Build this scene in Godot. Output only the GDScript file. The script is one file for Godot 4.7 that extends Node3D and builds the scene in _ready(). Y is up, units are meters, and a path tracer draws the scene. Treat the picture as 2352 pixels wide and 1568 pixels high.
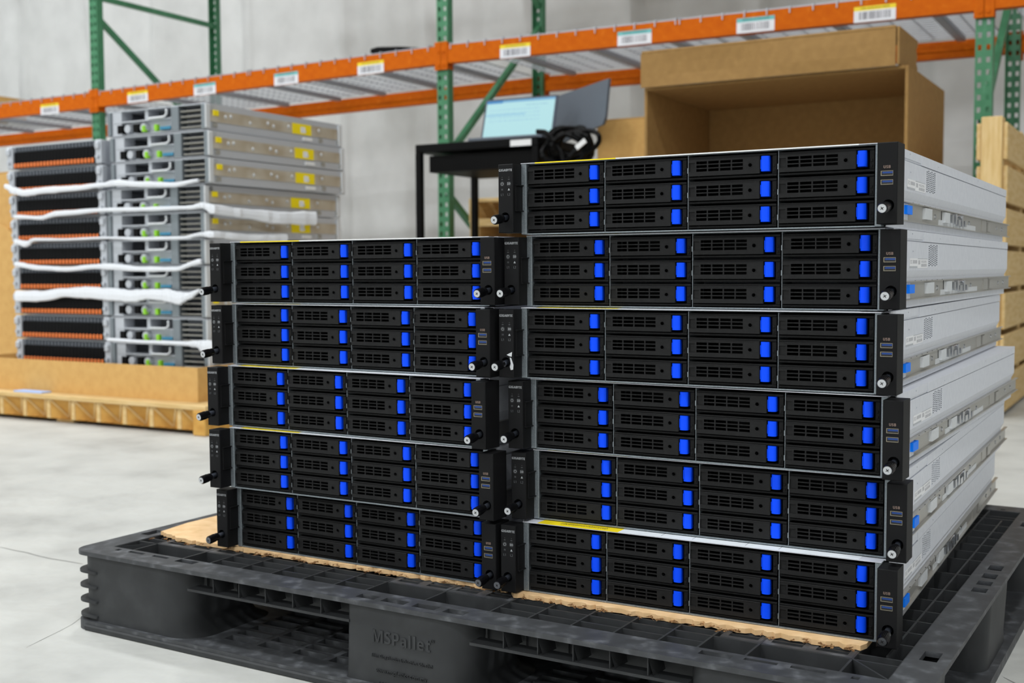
extends Node3D
# Server stacks on a black plastic pallet in a warehouse. Metres, y up, the floor is y = 0.

const FOCAL := 2683.5          # focal length in pixels of the 2352 x 1568 frame
const BASE := 0.124            # the undersides of the lowest servers stand this far above the floor
const UNIT := 0.0899           # pitch of the stacked servers
var EYE := Vector3(0.49643, 0.5306, 1.2605)
var LOOK := Basis(Vector3(0.86700, -0.00530, -0.49827), Vector3(-0.02605, 0.99809, -0.05595), Vector3(0.49762, 0.06149, 0.86521))

var T := Transform3D()
var M := {}
var taken := {}
var rng := RandomNumberGenerator.new()


func _ready() -> void:
	rng.seed = 7
	# ---- camera -------------------------------------------------------------
	var cam := Camera3D.new()
	cam.name = "camera"
	var lens := CameraAttributesPhysical.new()
	lens.frustum_focal_length = 12.0 / (784.0 / FOCAL)
	lens.frustum_focus_distance = 1.36
	lens.exposure_aperture = 8.0
	cam.attributes = lens
	cam.transform = Transform3D(LOOK.orthonormalized(), EYE)
	add_child(cam)
	cam.current = true
	# ---- surroundings and exposure -------------------------------------------
	var env := Environment.new()
	env.background_mode = Environment.BG_COLOR
	env.background_color = Color(0.02, 0.02, 0.02)
	env.tonemap_mode = Environment.TONE_MAPPER_LINEAR
	env.tonemap_exposure = 1.0
	env.sdfgi_enabled = true
	env.ssao_enabled = true
	env.ssil_enabled = true
	var we := WorldEnvironment.new()
	we.name = "world_environment"
	we.environment = env
	add_child(we)
	# ---- the lamps of the hall -------------------------------------------------
	materials()
	for z in [9.8, 5.6, 1.6, -2.4]:
		for x in [-10.0, -6.2, -2.4, 1.4, 5.2]:
			if z > 0.0 or x < 0.0:
				ceiling_light(Vector3(x, 6.3, z))
	# ---- the place --------------------------------------------------------------
	hall()
	pallet()
	card_sheets()
	servers()
	rack()
	backdrop_pallet()
	desk()
	cartons()


const LAMP := 10.0

func ceiling_light(at: Vector3) -> void:
	var t := thing("ceiling_light", "square white LED high bay fixture hanging under the ceiling", "ceiling light", at, 0.0, "ceiling lights")
	var s := st()
	cham(s, Vector3(-0.27, 0.02, -0.27), Vector3(0.27, 0.09, 0.27), 0.01)
	part(s, "housing", M.white_metal, t)
	s = st()
	cyl(s, Vector3(0, 0.08, 0), Vector3(0, 0.5, 0), 0.006, 0.006, 6)
	part(s, "hanger", M.steel, t)
	s = st()
	box(s, Vector3(-0.25, 0.0, -0.25), Vector3(0.25, 0.02, 0.25))
	part(s, "diffuser", M.lamp, t)
	var l := AreaLight3D.new()
	l.name = "tube_light"
	l.area_size = Vector2(0.5, 0.5)
	l.light_energy = LAMP
	l.light_color = Color(0.975, 0.99, 1.0)
	l.area_range = 40.0
	l.area_attenuation = 2.0
	l.shadow_enabled = true
	l.position = Vector3(0, -0.004, 0)
	l.rotation.x = -PI / 2
	t.add_child(l)


# =============================================================================
# helpers
# =============================================================================
func ray(u: float, v: float) -> Vector3:
	return LOOK * Vector3((u - 1176.0) / FOCAL, (784.0 - v) / FOCAL, -1.0)

func on_z(u: float, v: float, z: float) -> Vector3:
	var r := ray(u, v)
	return EYE + r * ((z - EYE.z) / r.z)

func on_x(u: float, v: float, x: float) -> Vector3:
	var r := ray(u, v)
	return EYE + r * ((x - EYE.x) / r.x)

func st() -> SurfaceTool:
	var s := SurfaceTool.new()
	s.begin(Mesh.PRIMITIVE_TRIANGLES)
	return s

func vert(s: SurfaceTool, p: Vector3, n: Vector3, uv := Vector2.ZERO) -> void:
	s.set_normal((T.basis * n).normalized())
	s.set_uv(uv)
	s.add_vertex(T * p)

func tri(s: SurfaceTool, a: Vector3, b: Vector3, c: Vector3, hint: Vector3) -> void:
	var g := (b - a).cross(c - a)
	var n := g.normalized()
	if g.dot(hint) > 0.0:
		vert(s, a, n); vert(s, c, n); vert(s, b, n)
	else:
		vert(s, a, -n); vert(s, b, -n); vert(s, c, -n)

func quad(s: SurfaceTool, a: Vector3, b: Vector3, c: Vector3, d: Vector3, hint: Vector3) -> void:
	var g := (c - a).cross(d - b)
	var n := g.normalized()
	var u := [Vector2(0, 0), Vector2(1, 0), Vector2(1, 1), Vector2(0, 1)]
	if g.dot(hint) > 0.0:
		vert(s, a, n, u[0]); vert(s, c, n, u[2]); vert(s, b, n, u[1])
		vert(s, a, n, u[0]); vert(s, d, n, u[3]); vert(s, c, n, u[2])
	else:
		n = -n
		vert(s, a, n, u[0]); vert(s, b, n, u[1]); vert(s, c, n, u[2])
		vert(s, a, n, u[0]); vert(s, c, n, u[2]); vert(s, d, n, u[3])

func box(s: SurfaceTool, lo: Vector3, hi: Vector3) -> void:
	for k in 3:
		var i := (k + 1) % 3
		var j := (k + 2) % 3
		for w in [0, 1]:
			var p := [Vector3(), Vector3(), Vector3(), Vector3()]
			for q in 4:
				var v := Vector3()
				v[k] = hi[k] if w else lo[k]
				v[i] = hi[i] if q in [1, 2] else lo[i]
				v[j] = hi[j] if q in [2, 3] else lo[j]
				p[q] = v
			var h := Vector3()
			h[k] = 1.0 if w else -1.0
			quad(s, p[0], p[1], p[2], p[3], h)

func cham(s: SurfaceTool, lo: Vector3, hi: Vector3, c: float) -> void:
	var m := (lo + hi) / 2
	var e := (hi - lo) / 2
	c = minf(c, minf(e.x, minf(e.y, e.z)) * 0.95)
	for k in 3:
		var i := (k + 1) % 3
		var j := (k + 2) % 3
		for w in [-1.0, 1.0]:
			var p := []
			for q in [[-1, -1], [1, -1], [1, 1], [-1, 1]]:
				var v := m
				v[k] += w * e[k]
				v[i] += q[0] * (e[i] - c)
				v[j] += q[1] * (e[j] - c)
				p.append(v)
			var h := Vector3()
			h[k] = w
			quad(s, p[0], p[1], p[2], p[3], h)
		for a in [-1.0, 1.0]:
			for b in [-1.0, 1.0]:
				var p := []
				for q in [[0, -1], [0, 1], [1, 1], [1, -1]]:
					var v := m
					v[i] += a * (e[i] - (c if q[0] else 0.0))
					v[j] += b * (e[j] - (0.0 if q[0] else c))
					v[k] += q[1] * (e[k] - c)
					p.append(v)
				var h := Vector3()
				h[i] = a
				h[j] = b
				quad(s, p[0], p[1], p[2], p[3], h)
	for a in [-1.0, 1.0]:
		for b in [-1.0, 1.0]:
			for d in [-1.0, 1.0]:
				var g := Vector3(a, b, d)
				var q := m + Vector3(a * e.x, b * e.y, d * e.z)
				tri(s, q - Vector3(0, b * c, d * c), q - Vector3(a * c, 0, d * c), q - Vector3(a * c, b * c, 0), g)

func cyl(s: SurfaceTool, a: Vector3, b: Vector3, ra: float, rb: float, n := 12, caps := true) -> void:
	var w := (b - a).normalized()
	var x := w.cross(Vector3.UP if absf(w.y) < 0.9 else Vector3.RIGHT).normalized()
	var y := w.cross(x)
	for k in n:
		var d0 := x * cos(TAU * k / n) + y * sin(TAU * k / n)
		var d1 := x * cos(TAU * (k + 1) / n) + y * sin(TAU * (k + 1) / n)
		var p := [a + d0 * ra, b + d0 * rb, b + d1 * rb, a + d1 * ra]
		var m := [d0, d0, d1, d1]
		var g: Vector3 = (p[2] - p[0]).cross(p[3] - p[1])
		var order := [0, 2, 1, 0, 3, 2] if g.dot(d0 + d1) > 0 else [0, 1, 2, 0, 2, 3]
		for q in order:
			vert(s, p[q], m[q])
		if caps:
			tri(s, a, a + d0 * ra, a + d1 * ra, -w)
			tri(s, b, b + d0 * rb, b + d1 * rb, w)

func tube(s: SurfaceTool, pts: Array, r: float, n := 8) -> void:
	for k in pts.size() - 1:
		cyl(s, pts[k], pts[k + 1], r, r, n, k == 0 or k == pts.size() - 2)

func ring(s: SurfaceTool, c: Vector3, axis: Vector3, r0: float, r1: float, n := 24) -> void:
	var x := axis.cross(Vector3.UP if absf(axis.y) < 0.9 else Vector3.RIGHT).normalized()
	var y := axis.cross(x)
	for k in n:
		var d0 := x * cos(TAU * k / n) + y * sin(TAU * k / n)
		var d1 := x * cos(TAU * (k + 1) / n) + y * sin(TAU * (k + 1) / n)
		quad(s, c + d0 * r0, c + d0 * r1, c + d1 * r1, c + d1 * r0, axis)

func prism_z(s: SurfaceTool, poly: PackedVector2Array, z0: float, z1: float, caps := true) -> void:
	if not Geometry2D.is_polygon_clockwise(poly):
		poly = poly.duplicate()
	else:
		poly = poly.duplicate()
		poly.reverse()
	for k in poly.size():
		var a := poly[k]
		var b := poly[(k + 1) % poly.size()]
		var h := Vector3(b.y - a.y, a.x - b.x, 0)
		quad(s, Vector3(a.x, a.y, z0), Vector3(b.x, b.y, z0), Vector3(b.x, b.y, z1), Vector3(a.x, a.y, z1), h)
	if not caps:
		return
	var t := Geometry2D.triangulate_polygon(poly)
	for k in range(0, t.size(), 3):
		for z in [z0, z1]:
			var f := func(i): return Vector3(poly[t[i]].x, poly[t[i]].y, z)
			tri(s, f.call(k), f.call(k + 1), f.call(k + 2), Vector3(0, 0, 1 if z == maxf(z0, z1) else -1))

# A plate in the x-y plane with rectangular openings, front at zf, back at zb.
func plate(s: SurfaceTool, r: Array, holes: Array, zf: float, zb: float, back := true) -> void:
	var xs := [r[0], r[1]]
	var ys := [r[2], r[3]]
	for h in holes:
		for k in 2:
			if not xs.has(h[k]): xs.append(h[k])
			if not ys.has(h[2 + k]): ys.append(h[2 + k])
	xs.sort()
	ys.sort()
	var nx := xs.size() - 1
	var ny := ys.size() - 1
	var solid := []
	for j in ny:
		var row := []
		for i in nx:
			var c := Vector2((xs[i] + xs[i + 1]) / 2, (ys[j] + ys[j + 1]) / 2)
			var ok := true
			for h in holes:
				if c.x > h[0] and c.x < h[1] and c.y > h[2] and c.y < h[3]:
					ok = false
					break
			row.append(ok)
		solid.append(row)
	for j in ny:
		var i := 0
		while i < nx:
			if not solid[j][i]:
				i += 1
				continue
			var i0 := i
			while i < nx and solid[j][i]:
				i += 1
			var x0: float = xs[i0]
			var x1: float = xs[i]
			var y0: float = ys[j]
			var y1: float = ys[j + 1]
			quad(s, Vector3(x0, y1, zf), Vector3(x1, y1, zf), Vector3(x1, y0, zf), Vector3(x0, y0, zf), Vector3(0, 0, 1))
			if back:
				quad(s, Vector3(x0, y1, zb), Vector3(x1, y1, zb), Vector3(x1, y0, zb), Vector3(x0, y0, zb), Vector3(0, 0, -1))
			for e in [[x0, -1.0], [x1, 1.0]]:
				quad(s, Vector3(e[0], y0, zf), Vector3(e[0], y1, zf), Vector3(e[0], y1, zb), Vector3(e[0], y0, zb), Vector3(e[1], 0, 0))
	for i in nx:
		for j in ny + 1:
			var below: bool = j > 0 and solid[j - 1][i]
			var above: bool = j < ny and solid[j][i]
			if below != above:
				quad(s, Vector3(xs[i], ys[j], zf), Vector3(xs[i + 1], ys[j], zf), Vector3(xs[i + 1], ys[j], zb), Vector3(xs[i], ys[j], zb), Vector3(0, 1 if below else -1, 0))

# A block whose front (+z) has a round blind hole.
func holed_block(s: SurfaceTool, lo: Vector3, hi: Vector3, c: Vector2, r: float, deep: float, inset := 0.0008) -> void:
	var q := r * 1.12
	var n := 24
	var x0 := lo.x + inset
	var x1 := hi.x - inset
	var y0 := lo.y + inset
	var y1 := hi.y - inset
	var z := hi.z
	var f := Vector3(0, 0, 1)
	for e in [[x0, x1, c.y + q, y1], [x0, x1, y0, c.y - q], [x0, c.x - q, c.y - q, c.y + q], [c.x + q, x1, c.y - q, c.y + q]]:
		quad(s, Vector3(e[0], e[3], z), Vector3(e[1], e[3], z), Vector3(e[1], e[2], z), Vector3(e[0], e[2], z), f)
	for k in n:
		var p := []
		for t in [k, k + 1]:
			var d := Vector2(cos(TAU * t / n), sin(TAU * t / n))
			var o := d * (q / maxf(absf(d.x), absf(d.y)))
			p.append(Vector3(c.x + d.x * r, c.y + d.y * r, z))
			p.append(Vector3(c.x + o.x, c.y + o.y, z))
		quad(s, p[0], p[1], p[3], p[2], f)
		var b := Vector3(0, 0, -deep)
		quad(s, p[0], p[2], p[2] + b, p[0] + b, Vector3(c.x, c.y, z - deep / 2) - (p[0] + p[2]) / 2)
		tri(s, Vector3(c.x, c.y, z - deep), p[0] + b, p[2] + b, f)
	var o := [Vector3(lo.x, lo.y, z - inset), Vector3(hi.x, lo.y, z - inset), Vector3(hi.x, hi.y, z - inset), Vector3(lo.x, hi.y, z - inset)]
	var i := [Vector3(x0, y0, z), Vector3(x1, y0, z), Vector3(x1, y1, z), Vector3(x0, y1, z)]
	var nn := [Vector3(0, -1, 0), Vector3(1, 0, 0), Vector3(0, 1, 0), Vector3(-1, 0, 0)]
	for k in 4:
		var m := (k + 1) % 4
		quad(s, o[k], o[m], i[m], i[k], nn[k] + f)
		quad(s, o[k], o[m], Vector3(o[m].x, o[m].y, lo.z), Vector3(o[k].x, o[k].y, lo.z), nn[k])
	quad(s, Vector3(lo.x, lo.y, lo.z), Vector3(hi.x, lo.y, lo.z), Vector3(hi.x, hi.y, lo.z), Vector3(lo.x, hi.y, lo.z), -f)

func numbered(n: String) -> String:
	if not taken.has(n):
		taken[n] = 0
		return n
	taken[n] += 1
	return "%s_%03d" % [n, taken[n]]

func thing(called: String, label: String, category: String, at := Vector3.ZERO, turn := 0.0, group := "") -> Node3D:
	var o := Node3D.new()
	o.name = numbered(called)
	add_child(o)
	o.position = at
	o.rotation.y = turn
	tag(o, label, category, group)
	return o

func tag(o: Node, label: String, category: String, group := "") -> void:
	o.set_meta("label", label)
	o.set_meta("category", category)
	if group:
		o.set_meta("group", group)

func show_mesh(mesh: Mesh, called: String, m: Material, parent: Node, at := Vector3.ZERO) -> MeshInstance3D:
	var o := MeshInstance3D.new()
	o.name = called
	o.mesh = mesh
	if m:
		o.material_override = m
	o.position = at
	parent.add_child(o, true)
	return o

func part(s: SurfaceTool, called: String, m: Material, parent: Node, at := Vector3.ZERO) -> MeshInstance3D:
	return show_mesh(s.commit(), called, m, parent, at)

func solo(s: SurfaceTool, called: String, m: Material, label: String, category: String, group := "") -> MeshInstance3D:
	var o := show_mesh(s.commit(), numbered(called), m, self)
	tag(o, label, category, group)
	return o

func struct(s: SurfaceTool, called: String, m: Material) -> MeshInstance3D:
	var o := show_mesh(s.commit(), numbered(called), m, self)
	o.set_meta("kind", "structure")
	return o

func several(list: Array) -> ArrayMesh:
	var mesh := ArrayMesh.new()
	for e in list:
		e[0].set_material(e[1])
		e[0].commit(mesh)
	return mesh

func lettering(txt: String, width: float, depth: float, bold := true, serif := false) -> TextMesh:
	var t := TextMesh.new()
	var f := SystemFont.new()
	f.font_names = PackedStringArray(["Droid Serif" if serif else "Droid Sans"])
	f.font_weight = 700 if bold else 400
	t.font = f
	t.font_size = 40
	t.text = txt
	t.depth = depth
	t.curve_step = 4.0
	t.pixel_size = 0.001
	var w := t.get_aabb().size.x
	t.pixel_size = 0.001 * width / maxf(w, 0.0001)
	return t


# =============================================================================
# materials
# =============================================================================
func mat(c: Color, rough := 0.6, metal := 0.0, spec := 0.5) -> StandardMaterial3D:
	var m := StandardMaterial3D.new()
	m.albedo_color = c
	m.roughness = rough
	m.metallic = metal
	m.metallic_specular = spec
	return m

func noise_tex(sd: int, freq: float, stops: Array, size := 512, octaves := 4, kind := FastNoiseLite.TYPE_SIMPLEX_SMOOTH) -> NoiseTexture2D:
	var n := FastNoiseLite.new()
	n.seed = sd
	n.frequency = freq
	n.noise_type = kind
	n.fractal_octaves = octaves
	var g := Gradient.new()
	var off := PackedFloat32Array()
	var col := PackedColorArray()
	for e in stops:
		off.append(e[0])
		col.append(e[1])
	g.offsets = off
	g.colors = col
	var t := NoiseTexture2D.new()
	t.width = size
	t.height = size
	t.seamless = true
	t.noise = n
	t.color_ramp = g
	return t

func bump_tex(sd: int, freq: float, strength: float, size := 512, octaves := 4) -> NoiseTexture2D:
	var n := FastNoiseLite.new()
	n.seed = sd
	n.frequency = freq
	n.fractal_octaves = octaves
	var t := NoiseTexture2D.new()
	t.width = size
	t.height = size
	t.seamless = true
	t.noise = n
	t.as_normal_map = true
	t.bump_strength = strength
	return t

func tri_mat(tex: Texture2D, scale: Vector3, rough := 0.7, metal := 0.0, world := false) -> StandardMaterial3D:
	var m := mat(Color.WHITE, rough, metal)
	m.albedo_texture = tex
	m.uv1_triplanar = true
	m.uv1_world_triplanar = world
	m.uv1_scale = scale
	return m

func materials() -> void:
	M.plastic = tri_mat(noise_tex(3, 0.02, [[0.0, Color(0.066, 0.066, 0.068)], [0.6, Color(0.078, 0.078, 0.080)], [1.0, Color(0.095, 0.095, 0.097)]], 256), Vector3(18, 18, 18), 0.48)
	M.plastic.metallic_specular = 0.25
	M.cover = tri_mat(noise_tex(4, 0.03, [[0.0, Color(0.105, 0.105, 0.107)], [0.7, Color(0.12, 0.12, 0.122)], [1.0, Color(0.14, 0.14, 0.142)]], 256), Vector3(22, 22, 22), 0.5)
	M.cover.metallic_specular = 0.28
	M.hollow = mat(Color(0.06, 0.06, 0.062), 0.6)  # black plastic tone, also painted on as the dark of holes and slots
	M.ear = mat(Color(0.098, 0.098, 0.102), 0.5, 0.0, 0.22)
	M.chrome_black = mat(Color(0.22, 0.22, 0.235), 0.2, 0.9)
	M.chrome = mat(Color(0.82, 0.83, 0.85), 0.25, 1.0)
	M.shaft = mat(Color(0.62, 0.65, 0.72), 0.35, 1.0)
	M.blue = mat(Color(0.0, 0.30, 1.0), 0.45, 0.0, 0.3)
	M.tab_blue = mat(Color(0.04, 0.50, 1.0), 0.45, 0.0, 0.3)
	M.usb_blue = mat(Color(0.02, 0.22, 0.5), 0.5)
	M.gold = mat(Color(0.60, 0.57, 0.50), 0.4, 0.8)
	M.steel = tri_mat(noise_tex(5, 0.05, [[0.0, Color(0.835, 0.845, 0.875)], [0.5, Color(0.85, 0.86, 0.89)], [1.0, Color(0.87, 0.88, 0.905)]], 256), Vector3(6, 6, 6), 0.5, 0.12)
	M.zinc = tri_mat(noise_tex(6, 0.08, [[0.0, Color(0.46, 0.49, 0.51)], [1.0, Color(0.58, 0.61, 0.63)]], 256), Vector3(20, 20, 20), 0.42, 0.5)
	M.rail = mat(Color(0.72, 0.71, 0.69), 0.38, 0.7)
	M.clip = mat(Color(0.84, 0.85, 0.86), 0.45, 0.2)
	M.print = mat(Color(0.6, 0.61, 0.62), 0.6)
	M.print_dim = mat(Color(0.35, 0.36, 0.37), 0.6)
	M.usb_print = mat(Color(0.5, 0.42, 0.38), 0.6)
	M.white_metal = mat(Color(0.82, 0.82, 0.82), 0.5)
	M.lamp = mat(Color(1, 1, 1), 0.5)
	M.lamp.emission_enabled = true
	M.lamp.emission = Color(0.975, 0.99, 1.0)
	M.lamp.emission_energy_multiplier = 2.0
	M.pallet = tri_mat(noise_tex(8, 0.012, [[0.0, Color(0.195, 0.20, 0.205)], [0.5, Color(0.21, 0.215, 0.22)], [1.0, Color(0.24, 0.245, 0.25)]], 512, 5), Vector3(3.1, 3.1, 3.1), 0.5)
	M.worn = tri_mat(noise_tex(18, 0.01, [[0.0, Color(0.225, 0.23, 0.238)], [0.45, Color(0.25, 0.256, 0.265)], [0.65, Color(0.29, 0.297, 0.308)], [0.8, Color(0.35, 0.358, 0.37)], [1.0, Color(0.42, 0.43, 0.445)]], 1024, 6), Vector3(3.0, 3.0, 3.0), 0.5)
	M.pallet.metallic_specular = 0.32
	M.worn.metallic_specular = 0.4
	M.card = tri_mat(noise_tex(9, 0.02, [[0.0, Color(0.80, 0.62, 0.36)], [0.5, Color(0.825, 0.65, 0.385)], [1.0, Color(0.85, 0.68, 0.41)]], 512), Vector3(2.2, 2.2, 2.2), 0.85)
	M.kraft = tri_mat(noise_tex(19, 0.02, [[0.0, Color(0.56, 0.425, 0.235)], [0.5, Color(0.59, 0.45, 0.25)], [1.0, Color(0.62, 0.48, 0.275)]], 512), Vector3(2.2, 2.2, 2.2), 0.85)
	M.card_pale = tri_mat(noise_tex(10, 0.02, [[0.0, Color(0.83, 0.68, 0.48)], [0.5, Color(0.88, 0.73, 0.54)], [1.0, Color(0.91, 0.78, 0.6)]], 256), Vector3(5, 5, 5), 0.85)
	M.card_torn = mat(Color(0.66, 0.5, 0.33), 0.95)
	M.wood = tri_mat(noise_tex(11, 0.015, [[0.0, Color(0.80, 0.66, 0.42)], [0.4, Color(0.84, 0.71, 0.48)], [0.7, Color(0.865, 0.745, 0.53)], [1.0, Color(0.885, 0.77, 0.57)]], 512), Vector3(5, 5, 0.7), 0.75)
	M.wood_up = M.wood.duplicate()
	M.wood_up.uv1_scale = Vector3(6, 0.8, 6)
	M.wood_x = M.wood.duplicate()
	M.wood_x.uv1_scale = Vector3(0.8, 6, 6)
	M.wood_gold = tri_mat(noise_tex(12, 0.015, [[0.0, Color(0.74, 0.53, 0.22)], [0.5, Color(0.80, 0.60, 0.28)], [1.0, Color(0.84, 0.66, 0.34)]], 256), Vector3(3, 6, 6), 0.7)
	M.orange = tri_mat(noise_tex(13, 0.02, [[0.0, Color(0.76, 0.35, 0.01)], [0.75, Color(0.80, 0.39, 0.02)], [1.0, Color(0.84, 0.46, 0.14)]], 256), Vector3(4, 4, 4), 0.5)
	M.orange.metallic_specular = 0.22
	M.green = tri_mat(noise_tex(14, 0.02, [[0.0, Color(0.22, 0.47, 0.32)], [0.7, Color(0.26, 0.51, 0.36)], [1.0, Color(0.36, 0.58, 0.45)]], 256), Vector3(4, 4, 4), 0.45)
	M.galv = mat(Color(0.66, 0.67, 0.70), 0.45, 0.5)
	M.wire = mat(Color(0.72, 0.73, 0.76), 0.45, 0.5)
	M.vinyl = tri_mat(noise_tex(15, 0.012, [[0.0, Color(0.82, 0.82, 0.815)], [0.5, Color(0.85, 0.85, 0.845)], [1.0, Color(0.875, 0.875, 0.87)]], 512), Vector3(0.5, 0.5, 0.5), 0.6, 0.0, true)
	M.concrete = tri_mat(noise_tex(16, 0.007, [[0.0, Color(0.66, 0.66, 0.645)], [0.3, Color(0.72, 0.72, 0.703)], [0.55, Color(0.75, 0.75, 0.732)], [1.0, Color(0.785, 0.785, 0.766)]], 1024, 6), Vector3(0.45, 0.45, 0.45), 0.5, 0.0, true)
	M.concrete.metallic_specular = 0.35
	M.concrete.normal_enabled = true
	M.concrete.normal_texture = bump_tex(17, 0.05, 2.0, 512)
	M.concrete.normal_scale = 0.25
	M.crack = mat(Color(0.55, 0.545, 0.53), 0.9)
	M.ceiling = mat(Color(0.78, 0.78, 0.77), 0.8)
	M.black = mat(Color(0.045, 0.045, 0.047), 0.5, 0.0, 0.22)
	M.black_cable = mat(Color(0.045, 0.045, 0.047), 0.5, 0.0, 0.25)
	M.foam = mat(Color(0.9, 0.91, 0.93), 0.8)
	M.grey_panel = mat(Color(0.36, 0.39, 0.43), 0.5)
	M.silver = mat(Color(0.76, 0.775, 0.80), 0.45, 0.3)
	M.carrier = mat(Color(0.065, 0.065, 0.07), 0.6, 0.0, 0.2)
	M.carrier_grey = mat(Color(0.33, 0.35, 0.38), 0.5, 0.2)
	M.tab_orange = mat(Color(0.88, 0.46, 0.20), 0.5)
	M.lime = mat(Color(0.55, 0.8, 0.15), 0.5)
	M.teal = mat(Color(0.25, 0.55, 0.68), 0.5)
	M.beige = tri_mat(noise_tex(23, 0.02, [[0.0, Color(0.66, 0.60, 0.51)], [0.5, Color(0.73, 0.69, 0.62)], [1.0, Color(0.79, 0.77, 0.72)]], 256, 2), Vector3(2, 2, 2), 0.45, 0.15)
	M.yellow = mat(Color(0.96, 0.86, 0.02), 0.6)
	M.grime = mat(Color(0.62, 0.61, 0.58), 0.5, 0.2)
	M.white = mat(Color(0.9, 0.9, 0.9), 0.6)
	M.caution = picture(caution_image())
	M.diagram = picture(diagram_image())
	M.serial = picture(serial_image())
	M.bar_yellow = picture(barcode_image(Color(0.93, 0.83, 0.12), 3))
	M.bar_teal = picture(barcode_image(Color(0.42, 0.72, 0.72), 5))
	M.page = picture(screen_image())
	M.page.emission_enabled = true
	M.page.emission_texture = M.page.albedo_texture
	M.page.emission = Color.BLACK
	M.page.emission_energy_multiplier = 0.7
	M.page.albedo_color = Color(0.5, 0.5, 0.5)

func picture(img: Image) -> StandardMaterial3D:
	var m := mat(Color.WHITE, 0.55)
	m.albedo_texture = ImageTexture.create_from_image(img)
	return m

func marks(img: Image, r: Rect2i, c: Color, sd: int, line: int, gap: int) -> void:
	var g := RandomNumberGenerator.new()
	g.seed = sd
	var y := r.position.y
	while y + line <= r.end.y:
		var x := r.position.x
		while x < r.end.x:
			var w := g.randi_range(3, 14)
			img.fill_rect(Rect2i(x, y, mini(w, r.end.x - x), line), c)
			x += w + g.randi_range(2, 5)
		y += line + gap

func caution_image() -> Image:
	var img := Image.create(512, 256, false, Image.FORMAT_RGB8)
	img.fill(Color(0.95, 0.85, 0.04))
	var k := Color(0.16, 0.14, 0.03)
	for j in 60:
		img.fill_rect(Rect2i(86 - j / 2, 60 + j, 2, 2), k)
		img.fill_rect(Rect2i(86 + j / 2, 60 + j, 2, 2), k)
	for j in 18:
		img.fill_rect(Rect2i(50 - j, 80 + j, 2 * j, 2), k)
	marks(img, Rect2i(130, 70, 350, 40), k, 1, 9, 6)
	marks(img, Rect2i(130, 125, 340, 40), k, 2, 7, 6)
	marks(img, Rect2i(130, 185, 300, 40), k, 3, 7, 6)
	return img

func diagram_image() -> Image:
	var img := Image.create(1024, 192, false, Image.FORMAT_RGB8)
	img.fill(Color(0.9, 0.92, 0.94))
	var k := Color(0.45, 0.46, 0.48)
	for x in [190, 330, 560, 700]:
		img.fill_rect(Rect2i(x, 20, 2, 150), k)
	img.fill_rect(Rect2i(20, 20, 900, 2), k)
	marks(img, Rect2i(90, 40, 80, 60), Color(0.2, 0.2, 0.22), 4, 14, 10)
	marks(img, Rect2i(210, 50, 100, 70), Color(0.55, 0.56, 0.58), 5, 5, 8)
	marks(img, Rect2i(350, 40, 190, 80), Color(0.62, 0.63, 0.65), 6, 5, 8)
	marks(img, Rect2i(575, 40, 115, 60), Color(0.5, 0.5, 0.52), 7, 7, 9)
	for x in range(880, 980, 5):
		img.fill_rect(Rect2i(x, 60, 1 + (x / 5) % 3, 70), Color(0.4, 0.4, 0.42))
	return img

func serial_image() -> Image:
	var img := Image.create(256, 96, false, Image.FORMAT_RGB8)
	img.fill(Color(0.72, 0.73, 0.75))
	img.fill_rect(Rect2i(0, 0, 112, 78), Color(0.93, 0.93, 0.94))
	img.fill_rect(Rect2i(108, 8, 148, 88), Color(0.93, 0.93, 0.94))
	var k := Color(0.5, 0.5, 0.53)
	for x in range(46, 104, 4):
		img.fill_rect(Rect2i(x, 18, 1 + (x / 4) % 3, 34), k)
	marks(img, Rect2i(10, 20, 28, 40), k, 8, 5, 8)
	for y in range(20, 60, 4):
		img.fill_rect(Rect2i(120, y, 28, 1 + (y / 4) % 3), k)
	marks(img, Rect2i(162, 22, 80, 22), k, 9, 4, 5)
	for x in range(162, 244, 4):
		img.fill_rect(Rect2i(x, 54, 1 + (x / 4) % 3, 30), k)
	return img

func barcode_image(band: Color, sd: int) -> Image:
	var img := Image.create(256, 96, false, Image.FORMAT_RGB8)
	img.fill(Color(0.88, 0.88, 0.9))
	img.fill_rect(Rect2i(0, 0, 256, 26), band)
	marks(img, Rect2i(40, 8, 180, 12), band.darkened(0.35), sd, 9, 4)
	var g := RandomNumberGenerator.new()
	g.seed = sd
	var x := 34
	while x < 224:
		var w := g.randi_range(2, 6)
		img.fill_rect(Rect2i(x, 34, w, 46), Color(0.3, 0.3, 0.34))
		x += w + g.randi_range(3, 7)
	return img

func screen_image() -> Image:
	var img := Image.create(256, 160, false, Image.FORMAT_RGB8)
	img.fill(Color(0.70, 0.88, 0.90))
	img.fill_rect(Rect2i(0, 0, 256, 10), Color(0.42, 0.66, 0.82))
	img.fill_rect(Rect2i(0, 0, 60, 12), Color(0.15, 0.5, 0.75))
	marks(img, Rect2i(16, 40, 190, 60), Color(0.62, 0.80, 0.88), 11, 4, 12)
	img.fill_rect(Rect2i(0, 60, 150, 8), Color(0.60, 0.80, 0.88))
	marks(img, Rect2i(150, 24, 80, 12), Color(0.58, 0.76, 0.84), 12, 4, 5)
	return img


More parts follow.
